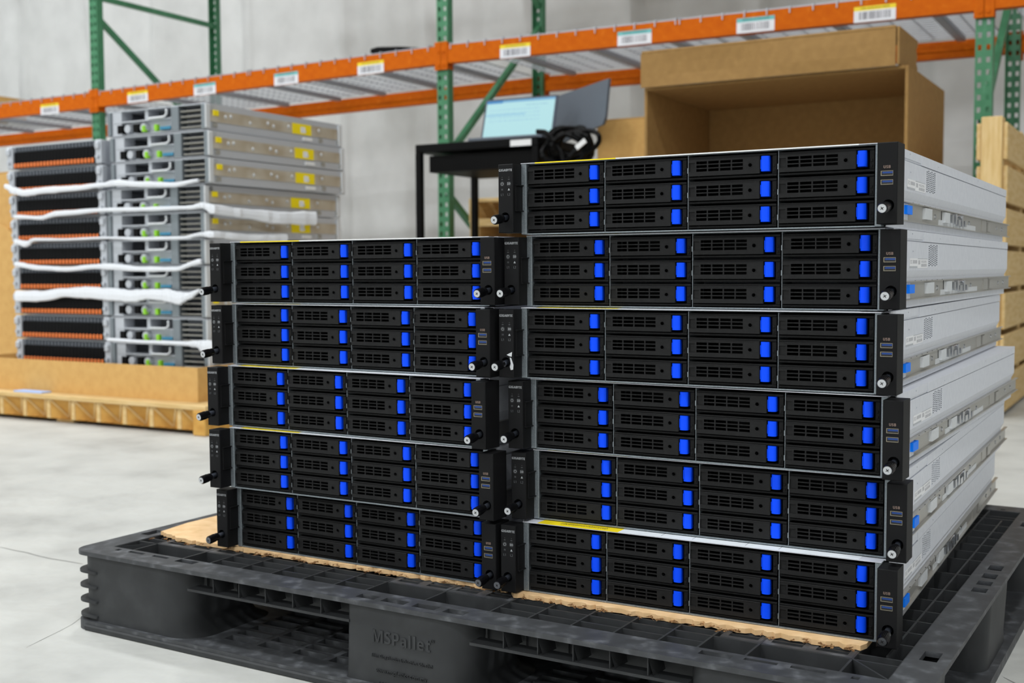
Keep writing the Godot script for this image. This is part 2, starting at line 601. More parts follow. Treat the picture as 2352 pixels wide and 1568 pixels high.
# =============================================================================
# the hall
# =============================================================================
func hall() -> void:
	var s := st()
	box(s, Vector3(-13, -0.2, -6.8), Vector3(8, 0, 13))
	var fl := struct(s, "floor", M.concrete)
	var lines := [[[0, 1256], [30, 1263], [62, 1269], [90, 1277], [118, 1283], [150, 1288], [190, 1295]], [[60, 1487], [100, 1467], [135, 1450], [165, 1434], [196, 1411]], [[2305, 1555], [2330, 1568], [2352, 1580]]]
	for l in lines:
		s = st()
		var prev: Array = []
		for k in l.size():
			var r := ray(l[k][0], l[k][1])
			var p := EYE + r * (-EYE.y / r.y)
			var w := 0.0008 + 0.0012 * rng.randf()
			if k in [0, l.size() - 1]:
				w = 0.0006
			var c := [p + Vector3(0, 0.0004, -w), p + Vector3(0, 0.0004, w)]
			if prev:
				quad(s, prev[0], c[0], c[1], prev[1], Vector3.UP)
			prev = c
		part(s, "crack", M.crack, fl)
	s = st()
	box(s, Vector3(-13, 6.8, -6.8), Vector3(8, 7.0, 13))
	struct(s, "ceiling", M.ceiling)
	s = st()
	box(s, Vector3(-13.2, -0.2, -6.8), Vector3(-13, 7, 13))
	struct(s, "wall_left", M.vinyl)
	s = st()
	box(s, Vector3(8, -0.2, -6.8), Vector3(8.2, 7, 13))
	struct(s, "wall_right", M.vinyl)
	s = st()
	box(s, Vector3(-13.2, -0.2, 13), Vector3(8.2, 7, 13.2))
	struct(s, "wall_front", M.vinyl)
	# the back wall: a vinyl-faced insulation blanket that hangs in vertical pleats
	s = st()
	var f := FastNoiseLite.new()
	f.seed = 21
	f.frequency = 0.35
	var g := FastNoiseLite.new()
	g.seed = 5
	g.frequency = 1.1
	var nx := 420
	var ny := 26
	var grid := []
	for j in ny + 1:
		var y := 7.0 * j / ny - 0.1
		var row := []
		for i in nx + 1:
			var x := -13.1 + 21.2 * i / nx
			var q := fposmod(x + 0.25 * f.get_noise_2d(x * 0.6, 3.0) + 0.05 * f.get_noise_2d(x, y * 1.5), 0.92) / 0.92
			var z := -6.3 + 0.11 * pow(absf(2.0 * q - 1.0), 22.0) + 0.06 * f.get_noise_2d(x * 2.2, y * 0.4) + 0.03 * f.get_noise_2d(x * 9.0 + 40.0, y * 0.5) + 0.03 * g.get_noise_2d(x + y * 0.8, y * 0.5 - x * 0.4)
			row.append(Vector3(x, y, z))
		grid.append(row)
	for j in ny:
		for i in nx:
			var a: Vector3 = grid[j + 1][i]
			var b: Vector3 = grid[j + 1][i + 1]
			var c: Vector3 = grid[j][i + 1]
			var d: Vector3 = grid[j][i]
			for p in [[a, i, j + 1], [b, i + 1, j + 1], [c, i + 1, j], [a, i, j + 1], [c, i + 1, j], [d, i, j]]:
				var ii: int = p[1]
				var jj: int = p[2]
				var dx: Vector3 = grid[jj][mini(ii + 1, nx)] - grid[jj][maxi(ii - 1, 0)]
				var dy: Vector3 = grid[mini(jj + 1, ny)][ii] - grid[maxi(jj - 1, 0)][ii]
				vert(s, p[0], dx.cross(dy).normalized())
	box(s, Vector3(-13.2, -0.2, -6.8), Vector3(8.2, 7, -6.5))
	struct(s, "wall_back", M.vinyl)


# =============================================================================
# the black plastic pallet (own axes: x along the front edge, -z to the back, top at y = 0)
# =============================================================================
func rounded(x0: float, x1: float, z0: float, z1: float, r: Array) -> PackedVector2Array:
	# corners in order: front-left, front-right, back-right, back-left (front = z1)
	var out := PackedVector2Array()
	var c := [[x0, z1, 1, -1, PI / 2], [x1, z1, -1, -1, 0.0], [x1, z0, -1, 1, -PI / 2], [x0, z0, 1, 1, PI]]
	for k in 4:
		var e: Array = c[k]
		var q: float = maxf(r[k], 0.0005)
		var m := Vector2(e[0] + e[2] * q, e[1] + e[3] * q)
		var n := 7 if q > 0.01 else 2
		var from: float = [PI, PI / 2, 0.0, -PI / 2][k]
		for t in n + 1:
			var a := from - (PI / 2) * t / n
			out.append(m + q * Vector2(cos(a), sin(a)))
	return out

func _edge(poly: PackedVector2Array, k: int, c: Vector2) -> Vector2:
	var a := poly[k]
	var b := poly[(k + 1) % poly.size()]
	var h := Vector2(b.y - a.y, a.x - b.x).normalized()
	return h if h.dot((a + b) / 2 - c) > 0 else -h

func _soft(poly: PackedVector2Array, at: int, edge: int, c: Vector2) -> Vector3:
	# normal at a corner as seen from one of its edges: shared with the other edge where the bend is slight
	var n := poly.size()
	var own := _edge(poly, edge, c)
	var other := _edge(poly, (at - 1 + n) % n if edge == at else at, c)
	var h := (own + other).normalized() if own.dot(other) > 0.7 else own
	return Vector3(h.x, 0, h.y)

func loft_y(s: SurfaceTool, lower: PackedVector2Array, upper: PackedVector2Array, y0: float, y1: float, caps := true) -> void:
	var n := lower.size()
	var c := Vector2.ZERO
	for p in lower:
		c += p / n
	for k in n:
		var m := (k + 1) % n
		var o := (lower[k] + lower[m]) / 2
		var e := lower[m] - lower[k]
		var h := Vector2(e.y, -e.x)
		if h.dot(o - c) < 0:
			h = -h
		var nk := _soft(lower, k, k, c)
		var nm := _soft(lower, m, k, c)
		var p := [Vector3(lower[k].x, y0, lower[k].y), Vector3(lower[m].x, y0, lower[m].y), Vector3(upper[m].x, y1, upper[m].y), Vector3(upper[k].x, y1, upper[k].y)]
		var nn := [nk, nm, nm, nk]
		var g: Vector3 = (p[2] - p[0]).cross(p[3] - p[1])
		for q in ([0, 2, 1, 0, 3, 2] if g.dot(Vector3(h.x, 0, h.y)) > 0 else [0, 1, 2, 0, 2, 3]):
			vert(s, p[q], nn[q])
		if not caps:
			continue
		tri(s, Vector3(c.x, y1, c.y), Vector3(upper[k].x, y1, upper[k].y), Vector3(upper[m].x, y1, upper[m].y), Vector3.UP)
		tri(s, Vector3(c.x, y0, c.y), Vector3(lower[k].x, y0, lower[k].y), Vector3(lower[m].x, y0, lower[m].y), Vector3.DOWN)

const PW := 1.226
const PD := 1.016
const PH := 0.118

const CR := 0.028

func corner_squares() -> Array:
	return [[0.0, CR, 0.0, CR], [PW - CR, PW, 0.0, CR], [0.0, CR, PD - CR, PD], [PW - CR, PW, PD - CR, PD]]

func corner_discs(s: SurfaceTool, y0: float, y1: float) -> void:
	for e in [[CR, -CR, PI, -PI / 2], [PW - CR, -CR, PI / 2, -PI / 2], [CR, -PD + CR, -PI / 2, -PI / 2], [PW - CR, -PD + CR, 0.0, -PI / 2]]:
		var c := Vector2(e[0], e[1])
		var n := 8
		for k in n:
			var a: float = e[2] + e[3] * k / n
			var b: float = e[2] + e[3] * (k + 1) / n
			var p := c + CR * Vector2(cos(a), sin(a))
			var q := c + CR * Vector2(cos(b), sin(b))
			tri(s, Vector3(c.x, y1, c.y), Vector3(p.x, y1, p.y), Vector3(q.x, y1, q.y), Vector3.UP)
			tri(s, Vector3(c.x, y0, c.y), Vector3(p.x, y0, p.y), Vector3(q.x, y0, q.y), Vector3.DOWN)
			quad(s, Vector3(p.x, y1, p.y), Vector3(q.x, y1, q.y), Vector3(q.x, y0, q.y), Vector3(p.x, y0, p.y), Vector3(p.x + q.x - 2 * c.x, 0, p.y + q.y - 2 * c.y))

func pallet() -> void:
	var t := thing("plastic_pallet", "black moulded plastic pallet under the two stacks of black-fronted servers", "pallet", Vector3(-0.934, PH, 0.098), -0.02)
	var lay := Transform3D(Basis(Vector3(1, 0, 0), Vector3(0, 0, -1), Vector3(0, 1, 0)), Vector3.ZERO)   # plate x-y -> deck x, -z
	# the rim of the deck with its slots
	var holes := [[0.043, PW - 0.043, 0.044, PD - 0.044]]
	for side in [0, 1]:
		for e in [[0.089, 0.120, 0.030, 0.037], [0.139, 0.170, 0.030, 0.037], [0.190, 0.226, 0.026, 0.040], [0.529, 0.558, 0.013, 0.028], [0.568, 0.604, 0.013, 0.028], [0.616, 0.650, 0.013, 0.028], [0.662, 0.692, 0.013, 0.028], [0.987, 1.023, 0.024, 0.037], [1.036, 1.072, 0.030, 0.037], [1.086, 1.123, 0.030, 0.037], [1.149, 1.157, 0.029, 0.037], [0.062, 0.070, 0.029, 0.037]]:
			holes.append([e[0], e[1], e[2], e[3]] if side == 0 else [e[0], e[1], PD - e[3], PD - e[2]])
		for e in [[0.122, 0.155], [0.425, 0.447], [0.463, 0.485], [0.502, 0.528], [0.550, 0.578], [0.86, 0.893]]:
			holes.append([0.012, 0.030, e[0], e[1]] if side == 0 else [PW - 0.030, PW - 0.012, e[0], e[1]])
	var cut := corner_squares()
	var s := st()
	T = lay
	plate(s, [0.0, PW, 0.0, PD], holes + cut, 0.0, -0.006)
	T = Transform3D()
	corner_discs(s, -0.006, 0.0)
	part(s, "deck_rim", M.worn, t)
	# the ribs of the deck
	s = st()
	var rw := 0.0013
	var deep := -0.036
	var xs := [0.043, 0.084, 0.187, 0.241, 0.299, 0.356, 0.412, 0.467, 0.52, 0.614, 0.71, 0.764, 0.821, 0.876, 0.931, 0.978, 1.033, 1.134, 1.183]
	for x in xs:
		box(s, Vector3(x - rw, deep, -PD + 0.04), Vector3(x + rw, -0.0006, -0.038))
	for x in [0.062, 1.164]:
		box(s, Vector3(x - rw, deep, -PD + 0.12), Vector3(x + rw, -0.0012, -0.12))
	var zs := [0.044, 0.068, 0.092, 0.112, 0.166, 0.214, 0.262, 0.308, 0.361, 0.418, 0.508, 0.597, 0.65, 0.70, 0.75, 0.80, 0.85, 0.904, 0.924, 0.948, 0.972]
	for z in zs:
		var fine: bool = z in [0.068, 0.948]
		if fine:
			for e in [[0.241, 0.52], [0.71, 0.978]]:
				box(s, Vector3(e[0], deep, -z - rw), Vector3(e[1], -0.0016, -z + rw))
		else:
			box(s, Vector3(0.04, deep, -z - rw), Vector3(PW - 0.04, -0.001, -z + rw))
	part(s, "deck_ribs", M.pallet, t)
	for e in [[0.043, 0.044, 0.084, 0.092], [PW - 0.043, 0.044, 1.134, 0.092]]:
		s = st()
		var a := Vector3(e[0], 0, -e[1])
		var b := Vector3(e[2], 0, -e[3])
		var n := (b - a).cross(Vector3.UP).normalized() * rw
		for q in [1.0, -1.0]:
			quad(s, a + n * q, b + n * q, b + n * q + Vector3(0, deep, 0), a + n * q + Vector3(0, deep, 0), n * q)
		quad(s, a + n + Vector3(0, -0.0004, 0), b + n + Vector3(0, -0.0004, 0), b - n + Vector3(0, -0.0004, 0), a - n + Vector3(0, -0.0004, 0), Vector3.UP)
		part(s, "corner_brace", M.pallet, t)
	# solid pads of the deck beside the feet, each with slots
	T = lay.translated_local(Vector3(0, 0, -0.0008))
	for e in [[0.985, 1.134, 0.094, 0.135], [0.522, 0.708, 0.094, 0.135], [0.086, 0.24, 0.094, 0.135]]:
		s = st()
		var hs := []
		var n := 4 if e[0] == 0.522 else 3
		for k in n:
			var w: float = (e[1] - e[0]) / n
			hs.append([e[0] + w * k + w * 0.15, e[0] + w * k + w * 0.85, e[2] + 0.008, e[2] + 0.026])
		plate(s, e, hs, 0.0, -0.005)
		part(s, "deck_pad", M.worn, t)
	T = Transform3D()
	# the band over each fork opening
	for e in [[0.237, 0.524], [0.706, 0.982]]:
		s = st()
		box(s, Vector3(e[0], -0.032, -0.03), Vector3(e[1], -0.0285, -0.006))
		var n := 6
		for k in range(1, n):
			var x: float = lerpf(e[0], e[1], float(k) / n)
			quad(s, Vector3(x, -0.004, -0.006), Vector3(x + 0.006, -0.03, -0.010), Vector3(x + 0.006, -0.03, -0.042), Vector3(x, -0.004, -0.042), Vector3(1, 0, 0))
			box(s, Vector3(x - 0.0006, -0.030, -0.042), Vector3(x + 0.0006, -0.004, -0.008))
		part(s, "fork_band", M.pallet, t)
	# nine feet
	var cols := [[0.010, 0.237, 0.010, 0.222], [0.522, 0.712, 0.518, 0.694], [0.980, PW - 0.006, 0.976, PW - 0.010]]
	var rows := [[-0.168, -0.006], [-0.600, -0.415], [-PD + 0.006, -PD + 0.168]]
	for r in 3:
		for c in 3:
			s = st()
			var q: Array = cols[c]
			var w: Array = rows[r]
			var rr: Array = [[0.03, 0.045, 0.03, 0.03], [0.006, 0.045, 0.045, 0.006], [0.03, 0.03, 0.03, 0.03]][c]
			var up := rounded(q[0], q[1], w[0], w[1], rr)
			var mid := rounded(q[2], q[3], w[0] + 0.004, w[1] - 0.001, rr)
			var far := 0.03 if c < 2 else 0.0
			var bend := rounded(q[2] - 0.001, q[3] + far * 0.2, w[0], w[1] - 0.001, rr)
			var low := rounded(q[2] - 0.003, q[3] + far, w[0] - 0.01, w[1] - 0.001, rr)
			loft_y(s, mid, up, -0.086, -0.004, false)
			loft_y(s, bend, mid, -0.098, -0.086, false)
			loft_y(s, low, bend, -0.106, -0.098, false)
			part(s, "foot", M.pallet, t)
	# fins round the corner foot
	for y in [-0.030, -0.052, -0.074, -0.096]:
		s = st()
		var fin := rounded(-0.002, 0.05, -0.07, -0.003, [0.028, 0.003, 0.003, 0.02])
		loft_y(s, fin, fin, y - 0.0035, y)
		part(s, "corner_fin", M.pallet, t)
	# the base frame, with grids between the feet
	holes = []
	for e in [[0.262, 0.515], [0.725, 0.972]]:
		for i in 4:
			for j in 6:
				var w: float = (e[1] - e[0]) / 4
				holes.append([e[0] + w * i + 0.006, e[0] + w * (i + 1) - 0.004, 0.042 + j * 0.026, 0.042 + j * 0.026 + 0.018])
	for e in [[0.26, 0.50], [0.73, 0.97]]:
		for z in [[0.215, 0.40], [0.61, 0.80]]:
			holes.append([e[0], e[1], z[0], z[1]])
	s = st()
	T = lay
	plate(s, [0.0, PW, 0.0, PD], holes + cut, -PH + 0.014, -PH)
	T = Transform3D()
	corner_discs(s, -PH, -PH + 0.014)
	part(s, "base_frame", M.worn, t)
	s = st()
	cham(s, Vector3(CR, -PH, -0.006), Vector3(PW - CR, -PH + 0.009, 0.003), 0.002)
	part(s, "base_lip", M.pallet, t)
	# raised lettering on the middle foot
	for e in [["MSPallet", 0.088, 0.605, -0.043], ["Man Sing Plastics Industries Sdn.Bhd", 0.092, 0.606, -0.068], ["www.msplastics.com.my", 0.077, 0.605, -0.086], ["MADE IN MALAYSIA", 0.074, 0.607, -0.1035], ["TM", 0.006, 0.653, -0.036]]:
		var o := show_mesh(lettering(e[0], e[1], 0.0022, e[0] == "MSPallet"), "raised_lettering", M.pallet, t, Vector3(e[2], e[3], -0.0062))
		o.rotation.x = 0.0


func card_sheets() -> void:
	# each: left and right end, front edge z, back edge z, the shift of the front left corner
	var k := 0
	for e in [[-0.885, -0.243, -0.012, -0.86, "torn brown cardboard sheet under the five-high server stack"], [-0.226, 0.208, 0.002, -0.86, "torn brown cardboard sheet under the six-high server stack"]]:
		var g := RandomNumberGenerator.new()
		g.seed = 31 + k
		var t := thing("cardboard_sheet", e[4], "cardboard", Vector3(0, PH, 0))
		var poly := PackedVector2Array()
		var x: float = e[0]
		poly.append(Vector2(x - 0.01, -0.10 if k == 0 else e[2] - 0.01))
		while x < e[1]:
			var lift := -0.02 * smoothstep(-0.80, -0.89, x) if k == 0 else 0.0
			poly.append(Vector2(x, e[2] + lift + g.randf_range(-0.0035, 0.0035)))
			x += g.randf_range(0.003, 0.008)
		poly.append(Vector2(e[1], e[2] - 0.012))
		poly.append(Vector2(e[1], e[3]))
		poly.append(Vector2(e[0] + 0.02, e[3]))
		var s := st()
		T = Transform3D(Basis(Vector3(1, 0, 0), Vector3(0, 0, 1), Vector3(0, -1, 0)), Vector3.ZERO)
		prism_z(s, poly, -0.0058, -0.0002)
		T = Transform3D()
		part(s, "board", M.card_pale, t)
		s = st()
		for i in 60:
			var p := Vector3(g.randf_range(e[0] + 0.01, e[1] - 0.01), g.randf_range(0.001, 0.0045), e[2] + 0.002)
			for q in 3:
				var a := g.randf_range(-1.2, 1.2)
				var l := g.randf_range(0.003, 0.009)
				var d := Vector3(sin(a) * l, g.randf_range(-0.1, 0.1) * l, absf(cos(a)) * l * 0.9)
				var w := Vector3(g.randf_range(-1, 1), g.randf_range(-1, 1), g.randf_range(-0.5, 0.5)).normalized() * 0.0014
				tri(s, p - w, p + w, p + d, Vector3(0, 1, 0.3))
				tri(s, p - w, p + d * 0.6 + w, p + d, Vector3(0, 1, 0.3))
				p += d * 0.5
		var o := part(s, "torn_fibres", M.card_torn, t)
		o.set_meta("kind", "stuff")
		k += 1


# =============================================================================
# the black-fronted servers (own axes: x across, y up from the underside, front of the ears at z = 0)
# =============================================================================
const BH := 0.0891
const BACK := -0.93

func drive_tray_meshes() -> Dictionary:
	var d := {}
	var w := 0.1040
	var h := 0.0256
	# carrier frame
	var inside := st()
	box(inside, Vector3(0.0006, 0.0006, -0.06), Vector3(w - 0.0006, h - 0.0006, -0.045))
	var s := st()
	cham(s, Vector3(0, h - 0.0026, -0.03), Vector3(w, h, 0), 0.0005)
	cham(s, Vector3(0, 0, -0.03), Vector3(w, 0.0027, -0.0004), 0.0005)
	cham(s, Vector3(0.0987, 0.0027, -0.03), Vector3(w, h - 0.0026, -0.0004), 0.0005)
	for y in [0.0045, 0.0105]:
		cham(s, Vector3(0.0995, y, -0.001), Vector3(0.1022, y + 0.0032, 0.0004), 0.0003)
	box(s, Vector3(0, 0.0027, -0.03), Vector3(0.0006, h - 0.0026, -0.001))
	d.frame = several([[s, M.plastic], [inside, M.plastic]])
	# the vented lever in front of it
	s = st()
	var holes := []
	for i in 4:
		for j in 3:
			var x := 0.0098 + i * 0.01425
			var y := 0.0086 + j * 0.0043
			holes.append([x, x + 0.0128, y, y + 0.0031])
	holes.append([0.0009, 0.0082, 0.0085, 0.0190])
	holes.append([0.0709, 0.0767, 0.0103, 0.0161])
	plate(s, [0.0004, 0.0845, 0.0036, 0.0232], holes, 0.0012, -0.0015)
	cham(s, Vector3(0.0822, 0.0036, -0.004), Vector3(0.0849, 0.0232, 0.0008), 0.0004)
	cham(s, Vector3(0.0004, 0.0225, -0.003), Vector3(0.0849, 0.0233, 0.0016), 0.0003)
	box(s, Vector3(0.0009, 0.0085, -0.003), Vector3(0.0082, 0.0190, -0.0003))
	d.lever = s.commit()
	# lock: a ring round a deep socket
	s = st()
	var lc := Vector2(0.0738, 0.0132)
	for k in 24:
		var p := []
		for q in [k, k + 1]:
			var e := Vector2(cos(TAU * q / 24.0), sin(TAU * q / 24.0))
			var o := e * (0.0029 / maxf(absf(e.x), absf(e.y)))
			p.append(Vector3(lc.x + o.x, lc.y + o.y, 0.0012))
			p.append(Vector3(lc.x + e.x * 0.0027, lc.y + e.y * 0.0027, 0.0012))
			p.append(Vector3(lc.x + e.x * 0.0025, lc.y + e.y * 0.0025, 0.0017))
			p.append(Vector3(lc.x + e.x * 0.0021, lc.y + e.y * 0.0021, 0.0015))
			p.append(Vector3(lc.x + e.x * 0.0021, lc.y + e.y * 0.0021, -0.012))
		var out: Vector3 = (p[1] + p[6]) / 2 - Vector3(lc.x, lc.y, 0)
		quad(s, p[0], p[5], p[6], p[1], Vector3(0, 0, 1))
		quad(s, p[1], p[6], p[7], p[2], out + Vector3(0, 0, 0.01))
		quad(s, p[2], p[7], p[8], p[3], Vector3(0, 0, 1))
		quad(s, p[3], p[8], p[9], p[4], -out * Vector3(1, 1, 0))
	d.lock = s.commit()
	# blue latch, bulging
	s = st()
	var n := 8
	var y0 := 0.0058
	var y1 := 0.0226
	var prof := []
	for k in n + 1:
		var q := float(k) / n
		prof.append(Vector2(0.0861 + 0.0097 * q, -0.001 + 0.0034 * sqrt(maxf(0.0, 1.0 - pow(2.0 * q - 1.0, 2.0) * 0.9))))
	for k in n:
		var a: Vector2 = prof[k]
		var b: Vector2 = prof[k + 1]
		quad(s, Vector3(a.x, y1, a.y), Vector3(b.x, y1, b.y), Vector3(b.x, y0, b.y), Vector3(a.x, y0, a.y), Vector3(0, 0, 1))
		quad(s, Vector3(a.x, y1, a.y), Vector3(b.x, y1, b.y), Vector3(b.x, y1 + 0.0004, -0.006), Vector3(a.x, y1 + 0.0004, -0.006), Vector3(0, 1, 0))
		quad(s, Vector3(a.x, y0, a.y), Vector3(b.x, y0, b.y), Vector3(b.x, y0 - 0.0004, -0.006), Vector3(a.x, y0 - 0.0004, -0.006), Vector3(0, -1, 0))
	box(s, Vector3(0.0862, y0, -0.0065), Vector3(0.0957, y1, -0.0005))
	box(s, Vector3(0.0853, 0.0085, -0.0065), Vector3(0.0862, 0.0188, -0.0002))
	d.latch = s.commit()
	return d

func thumbscrew(parent: Node3D, x: float, y: float) -> void:
	var t := Node3D.new()
	t.name = "thumbscrew"
	parent.add_child(t, true)
	t.position = Vector3(x, y, -0.004)
	t.rotation.x = 0.13
	var s := st()
	cyl(s, Vector3(0, 0, -0.008), Vector3(0, 0, 0.013), 0.0033, 0.0033, 16)
	part(s, "shaft", M.shaft, t)
	s = st()
	cyl(s, Vector3(0, 0, 0.0125), Vector3(0, 0, 0.0137), 0.0050, 0.0056, 24)
	cyl(s, Vector3(0, 0, 0.0137), Vector3(0, 0, 0.0300), 0.0056, 0.0056, 24)
	for k in 24:
		var a := TAU * k / 24.0
		var d := Vector3(cos(a), sin(a), 0) * 0.00555
		cyl(s, d + Vector3(0, 0, 0.019), d + Vector3(0, 0, 0.0296), 0.00046, 0.00046, 5)
	cyl(s, Vector3(0, 0, 0.0300), Vector3(0, 0, 0.0310), 0.0056, 0.0050, 24)
	part(s, "knob", M.chrome_black, t)
	s = st()
	cyl(s, Vector3(0, 0, 0.0308), Vector3(0, 0, 0.0316), 0.0046, 0.0044, 24)
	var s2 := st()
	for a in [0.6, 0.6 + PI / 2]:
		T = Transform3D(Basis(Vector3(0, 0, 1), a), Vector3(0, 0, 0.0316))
		box(s2, Vector3(-0.0019, -0.0004, -0.0002), Vector3(0.0019, 0.0004, 0.00006))  # near-black cross paints the shade inside the driver recess
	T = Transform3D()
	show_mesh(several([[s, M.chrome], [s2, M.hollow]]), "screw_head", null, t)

func slide_rail(parent: Node3D, side: float) -> void:
	var t := Node3D.new()
	t.name = "slide_rail"
	parent.add_child(t, true)
	T = Transform3D(Basis.from_scale(Vector3(side, 1, 1)), Vector3.ZERO)
	var hand := Transform3D(Basis.IDENTITY, Vector3.ZERO)
	var s := st()
	var sx := func(a: Vector3, b: Vector3, tool: SurfaceTool):
		T = hand
		var lo := Vector3(minf(a.x * side, b.x * side), minf(a.y, b.y), minf(a.z, b.z))
		var hi := Vector3(maxf(a.x * side, b.x * side), maxf(a.y, b.y), maxf(a.z, b.z))
		box(tool, lo, hi)
	var x := 0.2224
	sx.call(Vector3(x, 0.0100, -0.045), Vector3(x + 0.0014, 0.0305, -0.975), s)
	sx.call(Vector3(x, 0.0300, -0.045), Vector3(x + 0.0052, 0.0312, -0.975), s)
	sx.call(Vector3(x, 0.0093, -0.045), Vector3(x + 0.0052, 0.0105, -0.975), s)
	part(s, "channel", M.rail, t)
	s = st()
	sx.call(Vector3(x + 0.0014, 0.0172, -0.112), Vector3(x + 0.0062, 0.0272, -0.140), s)
	part(s, "release_tab", M.tab_blue, t)
	s = st()
	sx.call(Vector3(x + 0.0014, 0.0110, -0.108), Vector3(x + 0.0026, 0.0295, -0.132), s)
	part(s, "clip_plate", M.clip, t)
	s = st()
	sx.call(Vector3(x + 0.0014, 0.0110, -0.325), Vector3(x + 0.0022, 0.0180, -0.62), s)
	part(s, "clip_plate", M.clip, t)
	for e in [[-0.222, -0.262], [-0.352, -0.386]]:
		s = st()
		sx.call(Vector3(x + 0.0014, 0.0150, e[0]), Vector3(x + 0.0056, 0.0284, e[1]), s)
		part(s, "bracket", M.clip, t)
	s = st()
	for e in [[-0.40, 0.016, 0.027, 0.010], [-0.425, 0.015, 0.029, 0.012], [-0.445, 0.0135, 0.022, 0.02], [-0.475, 0.0135, 0.0285, 0.012], [-0.50, 0.014, 0.022, 0.012]]:
		sx.call(Vector3(x + 0.0014, e[1], e[0]), Vector3(x + 0.0064, e[2], e[0] - e[3]), s)
	for k in 6:
		var a := 0.5 + k * 0.4
		var c := Vector3((x + 0.0045) * side, 0.0215 + 0.0055 * sin(a), -0.455 - 0.03 * cos(a) * 0.8)
		cyl(s, c, c + Vector3(0, 0.0016, -0.008), 0.0012, 0.0012, 6)
	part(s, "latch", M.chrome, t)
	s = st()
	for z in [-0.30, -0.56, -0.84, -0.90]:
		cyl(s, Vector3((x + 0.001) * side, 0.0208, z), Vector3((x + 0.0032) * side, 0.0208, z), 0.0036, 0.0024, 12)
	part(s, "rivet", M.chrome, t).set_meta("kind", "stuff")
	s = st()
	sx.call(Vector3(x + 0.0014, 0.0115, -0.68), Vector3(x + 0.0026, 0.0290, -0.725), s)
	part(s, "stop_plate", M.rail, t)
	s = st()
	sx.call(Vector3(x + 0.0014, 0.0130, -0.735), Vector3(x + 0.0040, 0.0275, -0.765), s)
	part(s, "stop_plate", M.rail, t)
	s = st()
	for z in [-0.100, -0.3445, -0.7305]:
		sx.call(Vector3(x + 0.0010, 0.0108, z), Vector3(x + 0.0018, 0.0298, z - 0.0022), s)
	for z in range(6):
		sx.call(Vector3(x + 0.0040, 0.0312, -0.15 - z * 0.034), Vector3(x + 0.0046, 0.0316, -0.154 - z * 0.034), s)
	part(s, "painted_slot", M.hollow, t).set_meta("kind", "stuff")  # thin dark bars paint the shade of gaps in the rail
	T = Transform3D()

